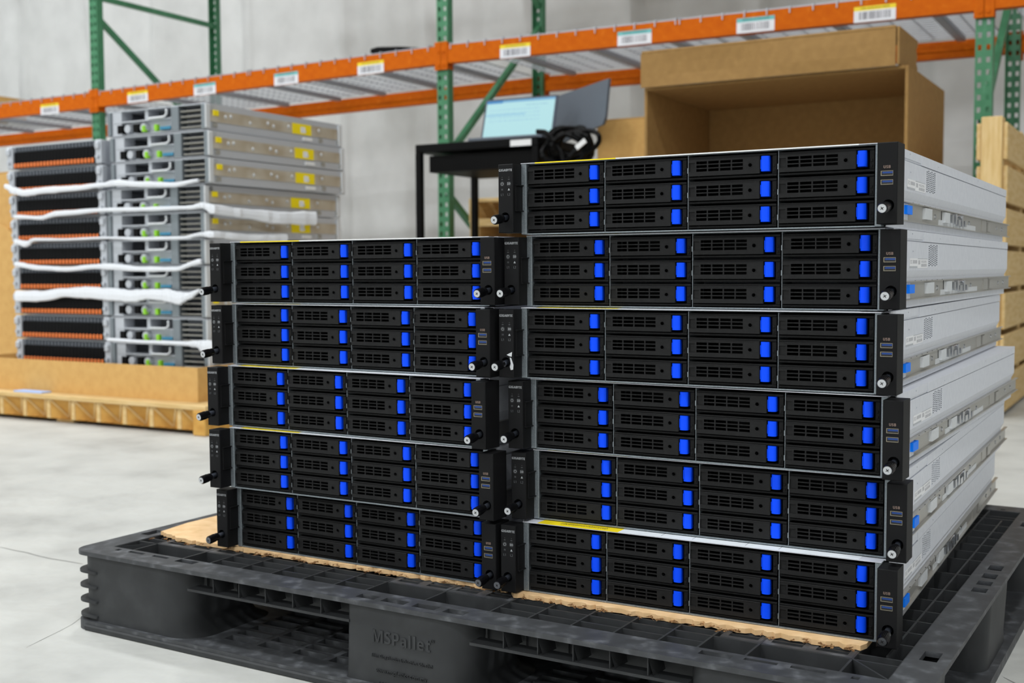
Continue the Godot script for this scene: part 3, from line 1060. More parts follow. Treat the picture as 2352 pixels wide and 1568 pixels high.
func make_server() -> Node3D:
	var t := Node3D.new()
	t.name = "rack_server"
	# sheet steel body
	var s := st()
	var half := [Vector2(0.2256, 0.0884), Vector2(0.2256, 0.0776), Vector2(0.2240, 0.0776), Vector2(0.2240, 0.0766), Vector2(0.2266, 0.0766), Vector2(0.2266, 0.0435), Vector2(0.2222, 0.0345), Vector2(0.2222, 0.0006)]
	var poly := PackedVector2Array()
	var hollow := PackedVector2Array()      # the stretch behind the side vent stands back from the perforated sheet
	for p in half:
		poly.append(p)
		if p.x > 0.226:
			hollow.append_array([Vector2(0.17, p.y)] if p.y > 0.05 else [Vector2(0.17, 0.0445), Vector2(p.x, 0.0445), p])
		else:
			hollow.append(p)
	half.reverse()
	for p in half:
		poly.append(Vector2(-p.x, p.y))
		hollow.append(Vector2(-p.x, p.y))
	prism_z(s, poly, -0.222, -0.0335, false)
	prism_z(s, hollow, -0.292, -0.222)
	prism_z(s, poly, BACK, -0.292)
	var body := s
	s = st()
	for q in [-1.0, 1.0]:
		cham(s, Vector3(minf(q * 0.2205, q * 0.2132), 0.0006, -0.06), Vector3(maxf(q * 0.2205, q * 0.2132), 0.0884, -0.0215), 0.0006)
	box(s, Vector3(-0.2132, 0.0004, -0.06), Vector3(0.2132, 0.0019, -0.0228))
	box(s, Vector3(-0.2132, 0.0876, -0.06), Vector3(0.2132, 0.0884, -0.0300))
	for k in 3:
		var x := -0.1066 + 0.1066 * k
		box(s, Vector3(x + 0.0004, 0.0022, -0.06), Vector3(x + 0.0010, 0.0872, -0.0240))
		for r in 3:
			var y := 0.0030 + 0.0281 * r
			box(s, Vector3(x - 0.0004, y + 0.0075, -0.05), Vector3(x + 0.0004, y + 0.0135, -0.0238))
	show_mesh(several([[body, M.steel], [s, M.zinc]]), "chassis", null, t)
	# lid
	s = st()
	box(s, Vector3(-0.2256, 0.0884, BACK), Vector3(0.2256, BH, -0.0335))
	box(s, Vector3(-0.2205, 0.0884, -0.0335), Vector3(0.2205, BH, -0.0206))
	for q in [-1.0, 1.0]:
		box(s, Vector3(minf(q * 0.2256, q * 0.2270), 0.0776, BACK), Vector3(maxf(q * 0.2256, q * 0.2270), BH, -0.196))
		box(s, Vector3(minf(q * 0.2256, q * 0.2268), 0.0798, -0.195), Vector3(maxf(q * 0.2256, q * 0.2268), BH, -0.0335))
	var lid := part(s, "top_cover", M.steel, t)
	s = st()
	var lab := func(tool: SurfaceTool, x0: float, x1: float):
		var y := BH + 0.0002
		quad(tool, Vector3(x0, y, -0.078), Vector3(x1, y, -0.078), Vector3(x1, y, -0.0204), Vector3(x0, y, -0.0204), Vector3.UP)
	lab.call(s, -0.200, -0.090)
	part(s, "caution_label", M.caution, lid)
	s = st()
	lab.call(s, -0.090, 0.196)
	part(s, "service_label", M.diagram, lid)
	# vents, serial label and spot welds on both flanks
	s = st()
	var vents := []
	for i in 6:
		for j in 10:
			var z := 0.2335 + i * 0.0098
			var y := 0.0490 + j * 0.0026 + (0.0013 if i % 2 else 0.0)
			vents.append([z - 0.0037, z + 0.0037, y - 0.0008, y + 0.0008])
	T = Transform3D(Basis(Vector3(0, 0, -1), Vector3(0, 1, 0), Vector3(1, 0, 0)), Vector3(0.2266, 0, 0))
	plate(s, [0.2220, 0.2920, 0.0445, 0.0766], vents, 0.0, -0.0008)
	T = Transform3D()
	var vent := part(s, "side_vent", M.steel, t)
	vent.set_meta("label", "sheet steel patch punched with small vent holes")
	s = st()
	quad(s, Vector3(0.2268, 0.0575, -0.118), Vector3(0.2268, 0.0575, -0.222), Vector3(0.2268, 0.0462, -0.222), Vector3(0.2268, 0.0462, -0.118), Vector3(1, 0, 0))
	part(s, "serial_label", M.serial, t)
	s = st()
	for e in [[0.0855, -0.13], [0.0655, -0.135], [0.038, -0.19], [0.083, -0.30], [0.0855, -0.62]]:
		cyl(s, Vector3(0.2262 if e[0] > 0.04 else 0.2222, e[0], e[1]), Vector3(0.2274 if e[0] > 0.04 else 0.2236, e[0], e[1]), 0.0013, 0.0006, 8)
	part(s, "spot_weld", M.chrome, t).set_meta("kind", "stuff")
	slide_rail(t, 1.0)
	slide_rail(t, -1.0)
	# ears
	var y0 := 0.0025
	var y1 := 0.0872
	s = st()
	holed_block(s, Vector3(-0.2410, y0, -0.0240), Vector3(-0.2200, y1, 0.0), Vector2(-0.2312, 0.0217), 0.0062, 0.014)
	cham(s, Vector3(-0.2202, 0.0290, -0.0230), Vector3(-0.2165, 0.0304, -0.0045), 0.0003)
	cham(s, Vector3(-0.2202, 0.0606, -0.0230), Vector3(-0.2165, 0.0620, -0.0045), 0.0003)
	cham(s, Vector3(-0.2202, 0.0304, -0.0230), Vector3(-0.2184, 0.0606, -0.0050), 0.0003)
	var ear := part(s, "control_ear", M.ear, t)
	ear.set_meta("label", "black ear with lettering and status icons")
	show_mesh(lettering("GIGABYTE", 0.0158, 0.0002), "maker_lettering", M.print, ear, Vector3(-0.2305, 0.0797, 0.0001))
	show_mesh(lettering("ID", 0.0030, 0.0002), "button_print", M.print, ear, Vector3(-0.2256, 0.0630, 0.0001))
	show_mesh(lettering("L1", 0.0028, 0.0002, false), "button_print", M.print_dim, ear, Vector3(-0.2352, 0.0496, 0.0001))
	show_mesh(lettering("L2", 0.0028, 0.0002, false), "button_print", M.print_dim, ear, Vector3(-0.2256, 0.0496, 0.0001))
	s = st()
	var pc := Vector3(-0.2352, 0.0630, 0.0002)
	for k in 20:
		var a := 0.95 + (TAU - 0.76) * k / 20.0 + PI / 2 - 0.55
		var b := 0.95 + (TAU - 0.76) * (k + 1) / 20.0 + PI / 2 - 0.55
		var da := Vector3(cos(a), sin(a), 0)
		var db := Vector3(cos(b), sin(b), 0)
		quad(s, pc + da * 0.0014, pc + da * 0.0019, pc + db * 0.0019, pc + db * 0.0014, Vector3(0, 0, 1))
	box(s, pc + Vector3(-0.0002, 0.0, -0.0001), pc + Vector3(0.0002, 0.0021, 0))
	tri(s, Vector3(-0.2272, 0.0547, 0.0002), Vector3(-0.2240, 0.0547, 0.0002), Vector3(-0.2256, 0.0576, 0.0002), Vector3(0, 0, 1))
	part(s, "icon_print", M.print, ear)
	s = st()
	for e in [[-0.2352, 0.0684], [-0.2256, 0.0684]]:
		box(s, Vector3(e[0] - 0.0012, e[1] - 0.0003, 0), Vector3(e[0] + 0.0012, e[1] + 0.0003, 0.0002))
	for e in [[-0.2362, 0.0004], [-0.2346, 0.0004]]:
		box(s, Vector3(e[0], 0.0548, 0), Vector3(e[0] + e[1], 0.0571, 0.0002))
	box(s, Vector3(-0.2362, 0.0558, 0), Vector3(-0.2342, 0.0561, 0.0002))
	for e in [[-0.2352, 0.0630], [-0.2256, 0.0630]]:
		ring(s, Vector3(e[0], e[1], 0.0001), Vector3(0, 0, 1), 0.0027, 0.0029, 24)
	part(s, "icon_print", M.print_dim, ear)
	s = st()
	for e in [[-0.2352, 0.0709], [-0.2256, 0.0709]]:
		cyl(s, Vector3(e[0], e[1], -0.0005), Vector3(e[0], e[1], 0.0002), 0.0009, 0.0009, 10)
	part(s, "painted_pin_hole", M.hollow, ear)  # dark discs paint the shade of holes, nothing is bored here
	s = st()
	holed_block(s, Vector3(0.2200, y0, -0.0330), Vector3(0.2410, y1, 0.0), Vector2(0.2318, 0.0217), 0.0062, 0.014)
	ear = part(s, "port_ear", M.ear, t)
	ear.set_meta("label", "black ear with two USB ports")
	show_mesh(lettering("USB", 0.0048, 0.0002), "port_lettering", M.usb_print, ear, Vector3(0.2302, 0.0617, 0.0001))
	for y in [0.0525, 0.0433]:
		s = st()
		plate(s, [0.2240, 0.2365, y, y + 0.0052], [[0.2247, 0.2362, y + 0.0006, y + 0.0047]], 0.0003, -0.003, false)
		var s2 := st()
		box(s2, Vector3(0.2256, y + 0.0024, -0.002), Vector3(0.2362, y + 0.0042, 0.00015))
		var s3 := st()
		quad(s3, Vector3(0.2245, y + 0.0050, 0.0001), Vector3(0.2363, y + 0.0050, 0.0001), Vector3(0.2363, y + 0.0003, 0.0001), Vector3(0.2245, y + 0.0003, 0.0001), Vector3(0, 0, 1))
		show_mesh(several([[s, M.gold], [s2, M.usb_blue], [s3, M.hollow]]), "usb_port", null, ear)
	thumbscrew(t, -0.2312, 0.0215)
	thumbscrew(t, 0.2318, 0.0215)
	# twelve drive trays
	var d := drive_tray_meshes()
	for r in 3:
		for c in 4:
			var at := Vector3(-0.2118 + 0.1066 * c, 0.0032 + 0.0281 * r, -0.0235)
			var o := show_mesh(d.frame, "drive_tray", null, t, at)
			show_mesh(d.lever, "vented_lever", M.cover, o)
			show_mesh(d.lock, "lock", M.cover, o)
			show_mesh(d.latch, "release_latch", M.blue, o)
	return t

func servers() -> void:
	var six := [[-0.0052, 0.0027, -0.0043], [-0.0033, -0.0073, -0.0051], [-0.0033, 0.0045, 0.005], [0.004, -0.0006, -0.0144], [0.0068, -0.0076, 0.0062], [0.0011, 0.0083, 0.0126]]
	var five := [[-0.4905, 0.0058, -0.0031], [-0.4925, 0.0089, -0.0270], [-0.4942, 0.0181, -0.0275], [-0.4863, 0.0192, -0.0043], [-0.4873, 0.0091, -0.0169]]
	var rank := ["topmost", "second from the top", "third from the top", "fourth from the top", "fifth from the top", "lowest"]
	var first := make_server()
	var made := 0
	var plain: Node3D
	for stack in [six, five]:
		var n: int = stack.size()
		for k in n:
			var o: Node3D = first if made == 0 else plain.duplicate()
			made += 1
			o.name = numbered("rack_server")
			add_child(o)
			if made == 1:
				plain = o.duplicate()
			o.position = Vector3(stack[k][0], BASE + (n - 1 - k) * UNIT, stack[k][1])
			o.rotation.y = stack[k][2]
			if k == 0:
				# on the topmost ones the two labels are folded over the front edge of the lid
				for e in [[-0.200, -0.090, M.yellow], [-0.090, 0.196, M.white]]:
					var s := st()
					box(s, Vector3(e[0], BH - 0.0012, -0.0206), Vector3(e[1], BH + 0.0002, -0.0202))
					part(s, "label_fold", e[2], o)
			var scars := {2: [[[1162, 815], [1174, 808], [1173, 819], [1168, 818]], [[1169, 821], [1172, 822], [1177, 838], [1176, 849], [1171, 850], [1169, 843], [1171, 835]]]}
			if n == 6 and scars.has(k):
				for e in scars[k]:
					var sc := PackedVector2Array()
					for q in e:
						sc.append(Vector2(-0.241 + (q[0] - 1145.0) / 32.0 * 0.021, 0.0872 - (q[1] - 710.0) / 158.0 * 0.0847))
					var s := st()
					prism_z(s, sc, 0.0, 0.0002)
					part(s, "label_residue", M.clip, o).set_meta("label", "white scrap of a torn label on the ear")
			var which: String = "lowest" if k == n - 1 else rank[k]
			var high := "six-high" if n == 6 else "five-high"
			tag(o, "black-fronted rack server with blue drive latches, %s of the %s stack" % [which, high], "server", "servers in the %s stack" % high)


# =============================================================================
# pallet rack against the back wall
# =============================================================================
const RZ := -3.93              # front face of the rack
const RB := -5.0               # its back posts

func post_mesh(h: float) -> ArrayMesh:
	# an upright: open channel with two columns of punched holes in its front face
	var s := st()
	var holes := []
	var y := 0.06
	while y < h - 0.05:
		for x in [-0.017, 0.017]:
			holes.append([x - 0.0075, x + 0.0075, y - 0.011, y + 0.011])
		y += 0.0508
	plate(s, [-0.034, 0.034, 0.0, h], holes, 0.0, -0.003)
	for x in [-0.034, 0.031]:
		box(s, Vector3(x, 0, -0.05), Vector3(x + 0.003, h, -0.003))
	return s.commit()

func bar(s: SurfaceTool, a: Vector3, b: Vector3, w: float, d: float) -> void:
	var up := (b - a).normalized()
	var x := Vector3(1, 0, 0)
	if absf(up.x) > 0.9:
		x = Vector3(0, 0, 1)
	x = (x - up * x.dot(up)).normalized()
	var z := x.cross(up)
	var keep := T
	T = T * Transform3D(Basis(x, up, z), a)
	box(s, Vector3(-w / 2, 0, -d / 2), Vector3(w / 2, (b - a).length(), d / 2))
	T = keep

func rack() -> void:
	var posts := [-8.17, -5.535, -2.90, -0.243, 2.40]
	var tops := [1.655, 1.664, 1.697, 1.674, 1.66]
	var high := 4.2
	var front := post_mesh(high)
	var names_of := ["beyond the far end of the wrapped servers", "behind the wrapped servers", "behind the black desk", "behind the wooden crate", "beside the wooden crate"]
	for k in posts.size():
		var t := thing("rack_upright", "green steel rack upright frame with punched holes, %s" % names_of[k], "rack frame", Vector3(posts[k], 0, RZ), 0.0, "rack uprights")
		show_mesh(front, "post", M.green, t)
		var b := show_mesh(front, "post", M.green, t, Vector3(-0.02, 0, RB - RZ - 0.05))
		b.rotation.y = PI
		b.position.z = RB - RZ - 0.05
		for e in [Vector3(0, 0, -0.035), Vector3(-0.02, 0, RB - RZ - 0.035)]:
			var s := st()
			cham(s, e + Vector3(-0.07, 0, -0.06), e + Vector3(0.07, 0.008, 0.06), 0.002)
			part(s, "foot_plate", M.green, t)
		# zig-zag bracing
		var za := -0.06
		var zb := RB - RZ - 0.01
		var y := 0.25
		var flip: bool = k in [1]
		var gap := 0.92
		if k == 2 or k == 3:
			y = 1.13
			for d in [[1.13, 1.98, za, zb], [0.93, 0.25, za, zb], [2.10, 2.9, zb, za], [2.9, 3.7, za, zb]]:
				var s := st()
				bar(s, Vector3(-0.01, d[0], d[2]), Vector3(-0.01, d[1], d[3]), 0.032, 0.03)
				part(s, "brace", M.green, t)
			var s := st()
			bar(s, Vector3(-0.01, 0.20, za), Vector3(-0.01, 0.20, zb), 0.032, 0.03)
			part(s, "brace", M.green, t)
		else:
			for d in [[2.13, 1.42, za, zb], [2.27, 2.27, za, zb], [1.3, 0.6, zb, za], [3.1, 2.4, zb, za], [0.3, 0.3, za, zb]]:
				var s := st()
				bar(s, Vector3(-0.01, d[0], d[2]), Vector3(-0.01, d[1], d[3]), 0.032, 0.03)
				part(s, "brace", M.green, t)
	# beams: front and back pair of every bay
	var bays := ["past the wrapped servers", "above the wrapped servers", "above the black desk and big carton", "above the wooden crate"]
	for k in 4:
		for row in 2:
			var x0: float = posts[k] + 0.036 - 0.02 * row
			var x1: float = posts[k + 1] - 0.036 - 0.02 * row
			var y0: float = tops[k]
			var y1: float = tops[k + 1]
			var z: float = RZ + 0.012 if row == 0 else RB - 0.03
			var t := thing("rack_beam", "orange steel %s load beam of the rack bay %s" % ["front" if row == 0 else "rear", bays[k]], "rack beam", Vector3(x0, y0, z), 0.0, "rack beams")
			t.set_meta("kind", "thing")
			var len := Vector2(x1 - x0, y1 - y0).length()
			var tilt := atan2(y1 - y0, x1 - x0)
			var s := st()
			var keep := T
			T = Transform3D(Basis(Vector3(0, 0, 1), tilt), Vector3.ZERO)
			# stepped profile: the deck sits on a ledge behind the face
			var prof := PackedVector2Array([Vector2(0, 0), Vector2(0, -0.092), Vector2(-0.05, -0.092), Vector2(-0.05, -0.028), Vector2(-0.022, -0.028), Vector2(-0.022, 0)])
			var turn := T
			T = turn * Transform3D(Basis(Vector3(0, 0, 1), Vector3(0, 1, 0), Vector3(-1, 0, 0)), Vector3.ZERO)
			if row == 1:
				for i in prof.size():
					prof[i] = Vector2(-prof[i].x - 0.05, prof[i].y)
			prism_z(s, prof, -len, 0)
			T = keep
			part(s, "beam_body", M.orange, t)
			for e in [[0.0, 0.0], [1.0, y1 - y0]]:
				s = st()
				var x: float = 0.0 if e[0] == 0.0 else x1 - x0
				var o: float = -1.0 if e[0] == 0.0 else 1.0
				var zz := 0.004 if row == 0 else -0.05
				cham(s, Vector3(minf(x - o * 0.004, x + o * 0.035), e[1] - 0.125, zz - 0.008), Vector3(maxf(x - o * 0.004, x + o * 0.035), e[1] + 0.02, zz), 0.002)
				for q in [-0.10, -0.03]:
					cyl(s, Vector3(x + o * 0.02, e[1] + q, zz), Vector3(x + o * 0.02, e[1] + q, zz + 0.004), 0.009, 0.008, 12)
				box(s, Vector3(x - 0.0012, e[1] - 0.12, -0.06), Vector3(x + 0.0012, e[1] + 0.015, 0.0))
				part(s, "end_connector", M.orange, t)
			if row == 0:
				var marks_at := {1: [[316, 222, 1], [470, 204, 0], [657, 180, 0], [851, 155, 1]], 0: [[114, 250, 1]], 2: [[1183, 116, 1], [1457, 86, 0], [1735, 56, 0], [2009, 30, 1]]}
				for e in marks_at.get(k, []):
					var p := on_z(e[0], e[1], z + 0.001)
					s = st()
					T = Transform3D(Basis(Vector3(0, 0, 1), tilt), p - Vector3(x0, y0, z))
					quad(s, Vector3(-0.088, 0.033, 0), Vector3(0.088, 0.033, 0), Vector3(0.088, -0.034, 0), Vector3(-0.088, -0.034, 0), Vector3(0, 0, 1))
					T = Transform3D()
					part(s, "barcode_label", M.bar_yellow if e[2] else M.bar_teal, t)
		# two wire decks lie on each pair
		for h in 2:
			var xa: float = lerpf(posts[k] + 0.06, posts[k + 1] - 0.06, 0.5 * h)
			var xb: float = lerpf(posts[k] + 0.06, posts[k + 1] - 0.06, 0.5 * h + 0.5) - 0.02
			var ya: float = lerpf(tops[k], tops[k + 1], 0.5 * h) + 0.0068
			var tilt := atan2(tops[k + 1] - tops[k], posts[k + 1] - posts[k])
			var t := thing("wire_deck", "galvanised wire deck, %s half of the bay %s" % ["first" if h == 0 else "second", bays[k]], "wire deck", Vector3(xa, ya, RZ), 0.0, "wire decks")
			t.rotation.z = tilt
			var w := xb - xa
			var s := st()
			var n := int(w / 0.1)
			for i in n + 1:
				var x := w * i / n
				box(s, Vector3(x - 0.0025, 0.0, RB - RZ - 0.03), Vector3(x + 0.0025, 0.005, 0.012))
				box(s, Vector3(x - 0.0025, -0.028, 0.014), Vector3(x + 0.0025, 0.004, 0.018))
			for i in 21:
				var z := 0.008 - i * 0.0535
				box(s, Vector3(0, -0.005, z - 0.0025), Vector3(w, 0.0, z + 0.0025))
			var o := part(s, "wire_mesh", M.wire, t)
			o.set_meta("kind", "stuff")
			for i in 3:
				s = st()
				var x := w * (0.14 + 0.36 * i)
				box(s, Vector3(x - 0.02, -0.03, RB - RZ + 0.02), Vector3(x + 0.02, -0.027, -0.045))
				box(s, Vector3(x - 0.02, -0.03, RB - RZ + 0.02), Vector3(x - 0.017, -0.006, -0.045))
				box(s, Vector3(x + 0.017, -0.03, RB - RZ + 0.02), Vector3(x + 0.02, -0.006, -0.045))
				part(s, "support_channel", M.galv, t)
	added_upper_level(posts)
	# what lies on the shelf
	var s := st()
	var lid := PackedVector2Array([Vector2(-0.17, 0.018), Vector2(-0.15, 0.004), Vector2(0.02, 0.0), Vector2(0.16, 0.0), Vector2(0.16, 0.012), Vector2(0.03, 0.03), Vector2(-0.12, 0.042), Vector2(-0.165, 0.036)])
	T = Transform3D(Basis.IDENTITY, Vector3(-3.25, 1.7085, -4.1))
	prism_z(s, lid, -0.16, 0.10)
	T = Transform3D()
	solo(s, "plastic_cover", M.black, "thin black plastic cover lying on the rack shelf beside the green upright", "cover")
	var c := thing("shelf_carton", "small brown carton on the shelf past the wrapped servers", "carton", Vector3(-7.35, 1.680, -4.5))
	carton(c, 0.32, 0.16, 0.4, M.card)


func added_upper_level(posts: Array) -> void:
	# added storage level, unseen overhead, put in so its stock shades the wall
	var y := 3.02
	var over := {1: "over the wrapped servers", 2: "over the black desk", 3: "over the wooden crate"}
	for k in [1, 2, 3]:
		var x0: float = posts[k] + 0.036
		var x1: float = posts[k + 1] - 0.036
		for row in 2:
			var z: float = RZ + 0.012 if row == 0 else RB - 0.03
			var xs := x0 - 0.02 * row
			var t := thing("rack_beam", "orange steel added upper level %s beam %s" % ["front" if row == 0 else "rear", over[k]], "rack beam", Vector3(xs, y, z), 0.0, "rack beams")
			t.set_meta("kind", "thing")
			var s := st()
			cham(s, Vector3(0, -0.092, -0.05), Vector3(x1 - x0, 0, 0), 0.004)
			part(s, "beam_body", M.orange, t)
			s = st()
			cham(s, Vector3(-0.0015, -0.125, -0.05), Vector3(0.004, 0.02, 0.006), 0.001)
			part(s, "end_connector", M.orange, t)
		var list := {1: [[0.12, 0.36, 0.5, "narrow"], [1.05, 0.8, 0.7, "wide"], [1.95, 0.55, 0.62, "middle-sized"]], 2: [[0.1, 0.9, 0.75, "wide"], [1.2, 0.6, 0.5, "low"], [1.9, 0.62, 0.8, "tall"]], 3: [[0.1, 0.95, 0.8, "tall"], [1.2, 1.1, 0.7, "wide"]]}
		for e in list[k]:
			var t := thing("added_carton", "%s brown carton on the added unseen upper rack level %s" % [e[3], over[k]], "carton", Vector3(x0 + e[0] + e[1] / 2, y + 0.0005, (RZ + RB) / 2), 0.0, "added cartons on the upper level")
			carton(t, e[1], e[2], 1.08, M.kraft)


func carton(t: Node3D, w: float, h: float, d: float, m: Material) -> void:
	# a closed box: body, two flaps that meet in a seam, tape
	var s := st()
	cham(s, Vector3(-w / 2, 0, -d / 2), Vector3(w / 2, h - 0.004, d / 2), 0.004)
	part(s, "body", m, t)
	for q in [-1.0, 1.0]:
		s = st()
		cham(s, Vector3(-w / 2, h - 0.004, minf(q * d / 2, q * 0.001)), Vector3(w / 2, h, maxf(q * d / 2, q * 0.001)), 0.001)
		part(s, "flap", m, t)


# =============================================================================
# the wooden pallet with two more stacks of servers in a cardboard tray
# =============================================================================
const WX0 := -3.62
const WX1 := -2.215
const WZ := -1.48
const WD := 1.05
const WH := 0.098

func backdrop_pallet() -> void:
	var t := thing("wooden_pallet", "golden wooden pallet with a folded zig-zag skirt under the wrapped servers", "pallet", Vector3(WX0, 0, WZ))
	var w := WX1 - WX0
	var n := 7
	for k in n:
		var s := st()
		var z0 := -WD * k / n
		cham(s, Vector3(0, WH - 0.016, z0 - WD / n + 0.012), Vector3(w, WH, z0), 0.002)
		part(s, "deck_plank", M.wood_x, t)
	for x in [0.0, w / 2 - 0.04, w - 0.06]:
		var s := st()
		cham(s, Vector3(x, 0.012, -WD + 0.02), Vector3(x + 0.06, WH - 0.016, -0.062), 0.003)
		part(s, "bearer", M.wood_gold, t)
	for x in [0.0, w / 2 - 0.05, w - 0.09]:
		var s := st()
		cham(s, Vector3(x, 0.0, -WD + 0.02), Vector3(x + 0.09, 0.012, -0.03), 0.002)
		part(s, "base_plank", M.wood, t)
	# skirt panels: each folded into a shallow pointed ridge
	var m := 11
	for k in m:
		var s := st()
		var x0 := w * k / m + 0.001
		var x1 := w * (k + 1) / m - 0.001
		var xm := (x0 + x1) / 2
		var ya := 0.014
		var yb := WH - 0.017
		var zf := -0.012
		var zr := -0.05
		var a := Vector3(x0, ya, zf)
		var b := Vector3(x1, ya, zf)
		var c := Vector3(x1, yb, zf)
		var d := Vector3(x0, yb, zf)
		var top := Vector3(xm, yb, zr)
		var low := Vector3(xm, ya, zr)
		quad(s, d, d + Vector3(0.012, 0, 0), a + Vector3(0.012, 0, 0), a, Vector3(0, 0, 1))
		quad(s, c - Vector3(0.012, 0, 0), c, b, b - Vector3(0.012, 0, 0), Vector3(0, 0, 1))
		var i := Vector3(0.012, 0, 0)
		tri(s, d + i, c - i, low, Vector3(0, 0, 1))
		tri(s, d + i, low, a + i, Vector3(0, 0, 1))
		tri(s, c - i, b - i, low, Vector3(0, 0, 1))
		quad(s, a + i, b - i, b - i + Vector3(0, 0, -0.02), a + i + Vector3(0, 0, -0.02), Vector3.DOWN)
		quad(s, d, c, Vector3(c.x, c.y, -0.056), Vector3(d.x, d.y, -0.056), Vector3.UP)
		quad(s, a, b, Vector3(b.x, b.y, -0.056), Vector3(a.x, a.y, -0.056), Vector3.DOWN)
		quad(s, Vector3(a.x, a.y, -0.056), Vector3(b.x, b.y, -0.056), Vector3(c.x, c.y, -0.056), Vector3(d.x, d.y, -0.056), Vector3(0, 0, -1))
		part(s, "skirt_panel", M.wood_gold, t)
		s = st()
		cham(s, Vector3(x0 - 0.009, ya, zf - 0.004), Vector3(x0 + 0.009, yb, zf + 0.004), 0.002)
		part(s, "skirt_rib", M.wood_x, t)  # paler than the panels, painting the light the ribs would catch
		for q in [[d + i, low], [c - i, low]]:
			s = st()
			var e0: Vector3 = q[0] + Vector3(0, 0, 0.003)
			var e1: Vector3 = q[1] + Vector3(0, 0, 0.003)
			bar(s, e1, e0, 0.008, 0.004)
			part(s, "skirt_fold_highlight", M.wood_x, t)  # added pale strips paint the light along the folds
	for e in [[w - 0.055, w]]:
		var s := st()
		cham(s, Vector3(e[0], 0, -0.06), Vector3(e[1], WH - 0.016, 0.004), 0.003)
		part(s, "corner_block", M.wood_gold, t)
	# cardboard tray
	var x0 := -3.50
	var x1 := -2.312
	var zf := -1.545
	var zb := -2.44
	var hh := 0.115
	t = thing("cardboard_tray", "low brown cardboard tray on the wooden pallet, holding the wrapped servers", "tray", Vector3(0, WH, 0))
	for e in [[Vector3(x0, 0, zf - 0.006), Vector3(x1, hh, zf)], [Vector3(x0, 0, zb), Vector3(x1, hh, zb + 0.006)], [Vector3(x1 - 0.006, 0, zb + 0.006), Vector3(x1, hh, zf - 0.006)], [Vector3(x0, 0, zb + 0.006), Vector3(x0 + 0.006, hh, zf - 0.006)]]:
		var s := st()
		cham(s, e[0], e[1], 0.001)
		part(s, "side", M.card, t)
	var s := st()
	box(s, Vector3(x0 + 0.006, 0, zb + 0.006), Vector3(x1 - 0.006, 0.006, zf - 0.006))
	part(s, "bottom", M.card, t)
	# leaning sheet of cardboard at the far end of the tray
	s = st()
	var f := [on_z(-60, 500, -1.95), on_z(8, 520, -1.95), on_z(40, 552, -1.95), on_z(60, 700, -1.95), on_z(60, 835, -1.95), on_z(-60, 830, -1.95)]
	var flap := PackedVector2Array()
	for p in f:
		flap.append(Vector2(p.x, maxf(p.y, WH + 0.008)))
	prism_z(s, flap, -1.956, -1.95)
	solo(s, "cardboard_flap", M.card, "creased brown cardboard sheet standing in the tray beside the orange-tabbed servers", "cardboard")
	# white and blue slip on the pallet edge
	s = st()
	var a := on_z(36, 889, -1.50)
	cham(s, Vector3(a.x, WH + 0.0002, -1.535), Vector3(a.x + 0.15, WH + 0.006, -1.49), 0.001)
	solo(s, "paper_slip", mat(Color(0.68, 0.77, 0.95), 0.7), "white and blue paper slip lying on the edge of the wooden pallet", "paper slip")
	front_view_servers()
	rear_view_servers()
	foam()

const PITCH := 0.0895
const SZ := -1.62

func front_view_servers() -> void:
	var t := Node3D.new()
	t.name = "drive_server"
	var s := st()
	box(s, Vector3(-0.222, 0.001, -0.70), Vector3(0.222, 0.0872, -0.012))
	part(s, "chassis", M.silver, t)
	for q in [-1.0, 1.0]:
		s = st()
		cham(s, Vector3(minf(q * 0.214, q * 0.243), 0.003, -0.02), Vector3(maxf(q * 0.214, q * 0.243), 0.086, 0.004), 0.003)
		cham(s, Vector3(minf(q * 0.220, q * 0.240), 0.052, 0.004), Vector3(maxf(q * 0.220, q * 0.240), 0.078, 0.014), 0.004)
		cyl(s, Vector3(q * 0.229, 0.026, 0.003), Vector3(q * 0.229, 0.026, 0.012), 0.008, 0.007, 12)
		part(s, "ear", M.silver, t)
	# drive carriers, each with an orange tab
	s = st()
	cham(s, Vector3(0.0004, 0.004, -0.012), Vector3(0.0170, 0.064, 0.0), 0.001)
	for j in 3:
		box(s, Vector3(0.002, 0.026 + j * 0.012, 0.0), Vector3(0.0154, 0.028 + j * 0.012, 0.001))
	var s2 := st()
	cham(s2, Vector3(0.0030, 0.065, -0.009), Vector3(0.0144, 0.082, -0.002), 0.001)
	box(s, Vector3(0.0004, 0.064, -0.0118), Vector3(0.0170, 0.084, -0.008))
	var body := several([[s, M.carrier], [s2, M.carrier_grey]])
	s = st()
	cham(s, Vector3(0.0026, 0.0055, 0.0), Vector3(0.0148, 0.0235, 0.006), 0.003)
	var tab := s.commit()
	for k in 24:
		var o := show_mesh(body, "drive_carrier", null, t, Vector3(-0.2088 + 0.0174 * k, 0, 0.0))
		show_mesh(tab, "release_tab", M.tab_orange, o)
	var words := ["lowest", "second", "third", "fourth", "fifth", "sixth", "seventh", "eighth", "ninth", "topmost"]
	var shift := [0.012, 0.010, 0.004, 0.002, 0.0, -0.004, -0.004, -0.010, -0.022, -0.028]
	for k in 10:
		var o: Node3D = t if k == 0 else t.duplicate()
		o.name = numbered("drive_server")
		add_child(o)
		o.position = Vector3(-3.062 + shift[k] * 0.6, WH + 0.0065 + k * PITCH, SZ)
		o.scale.x = 1.045
		var place: String = words[k] if k in [0, 9] else words[k] + " from the bottom"
		tag(o, "silver server with black drives and orange tabs, %s of its stack" % place, "server", "orange-tabbed servers in the tray")

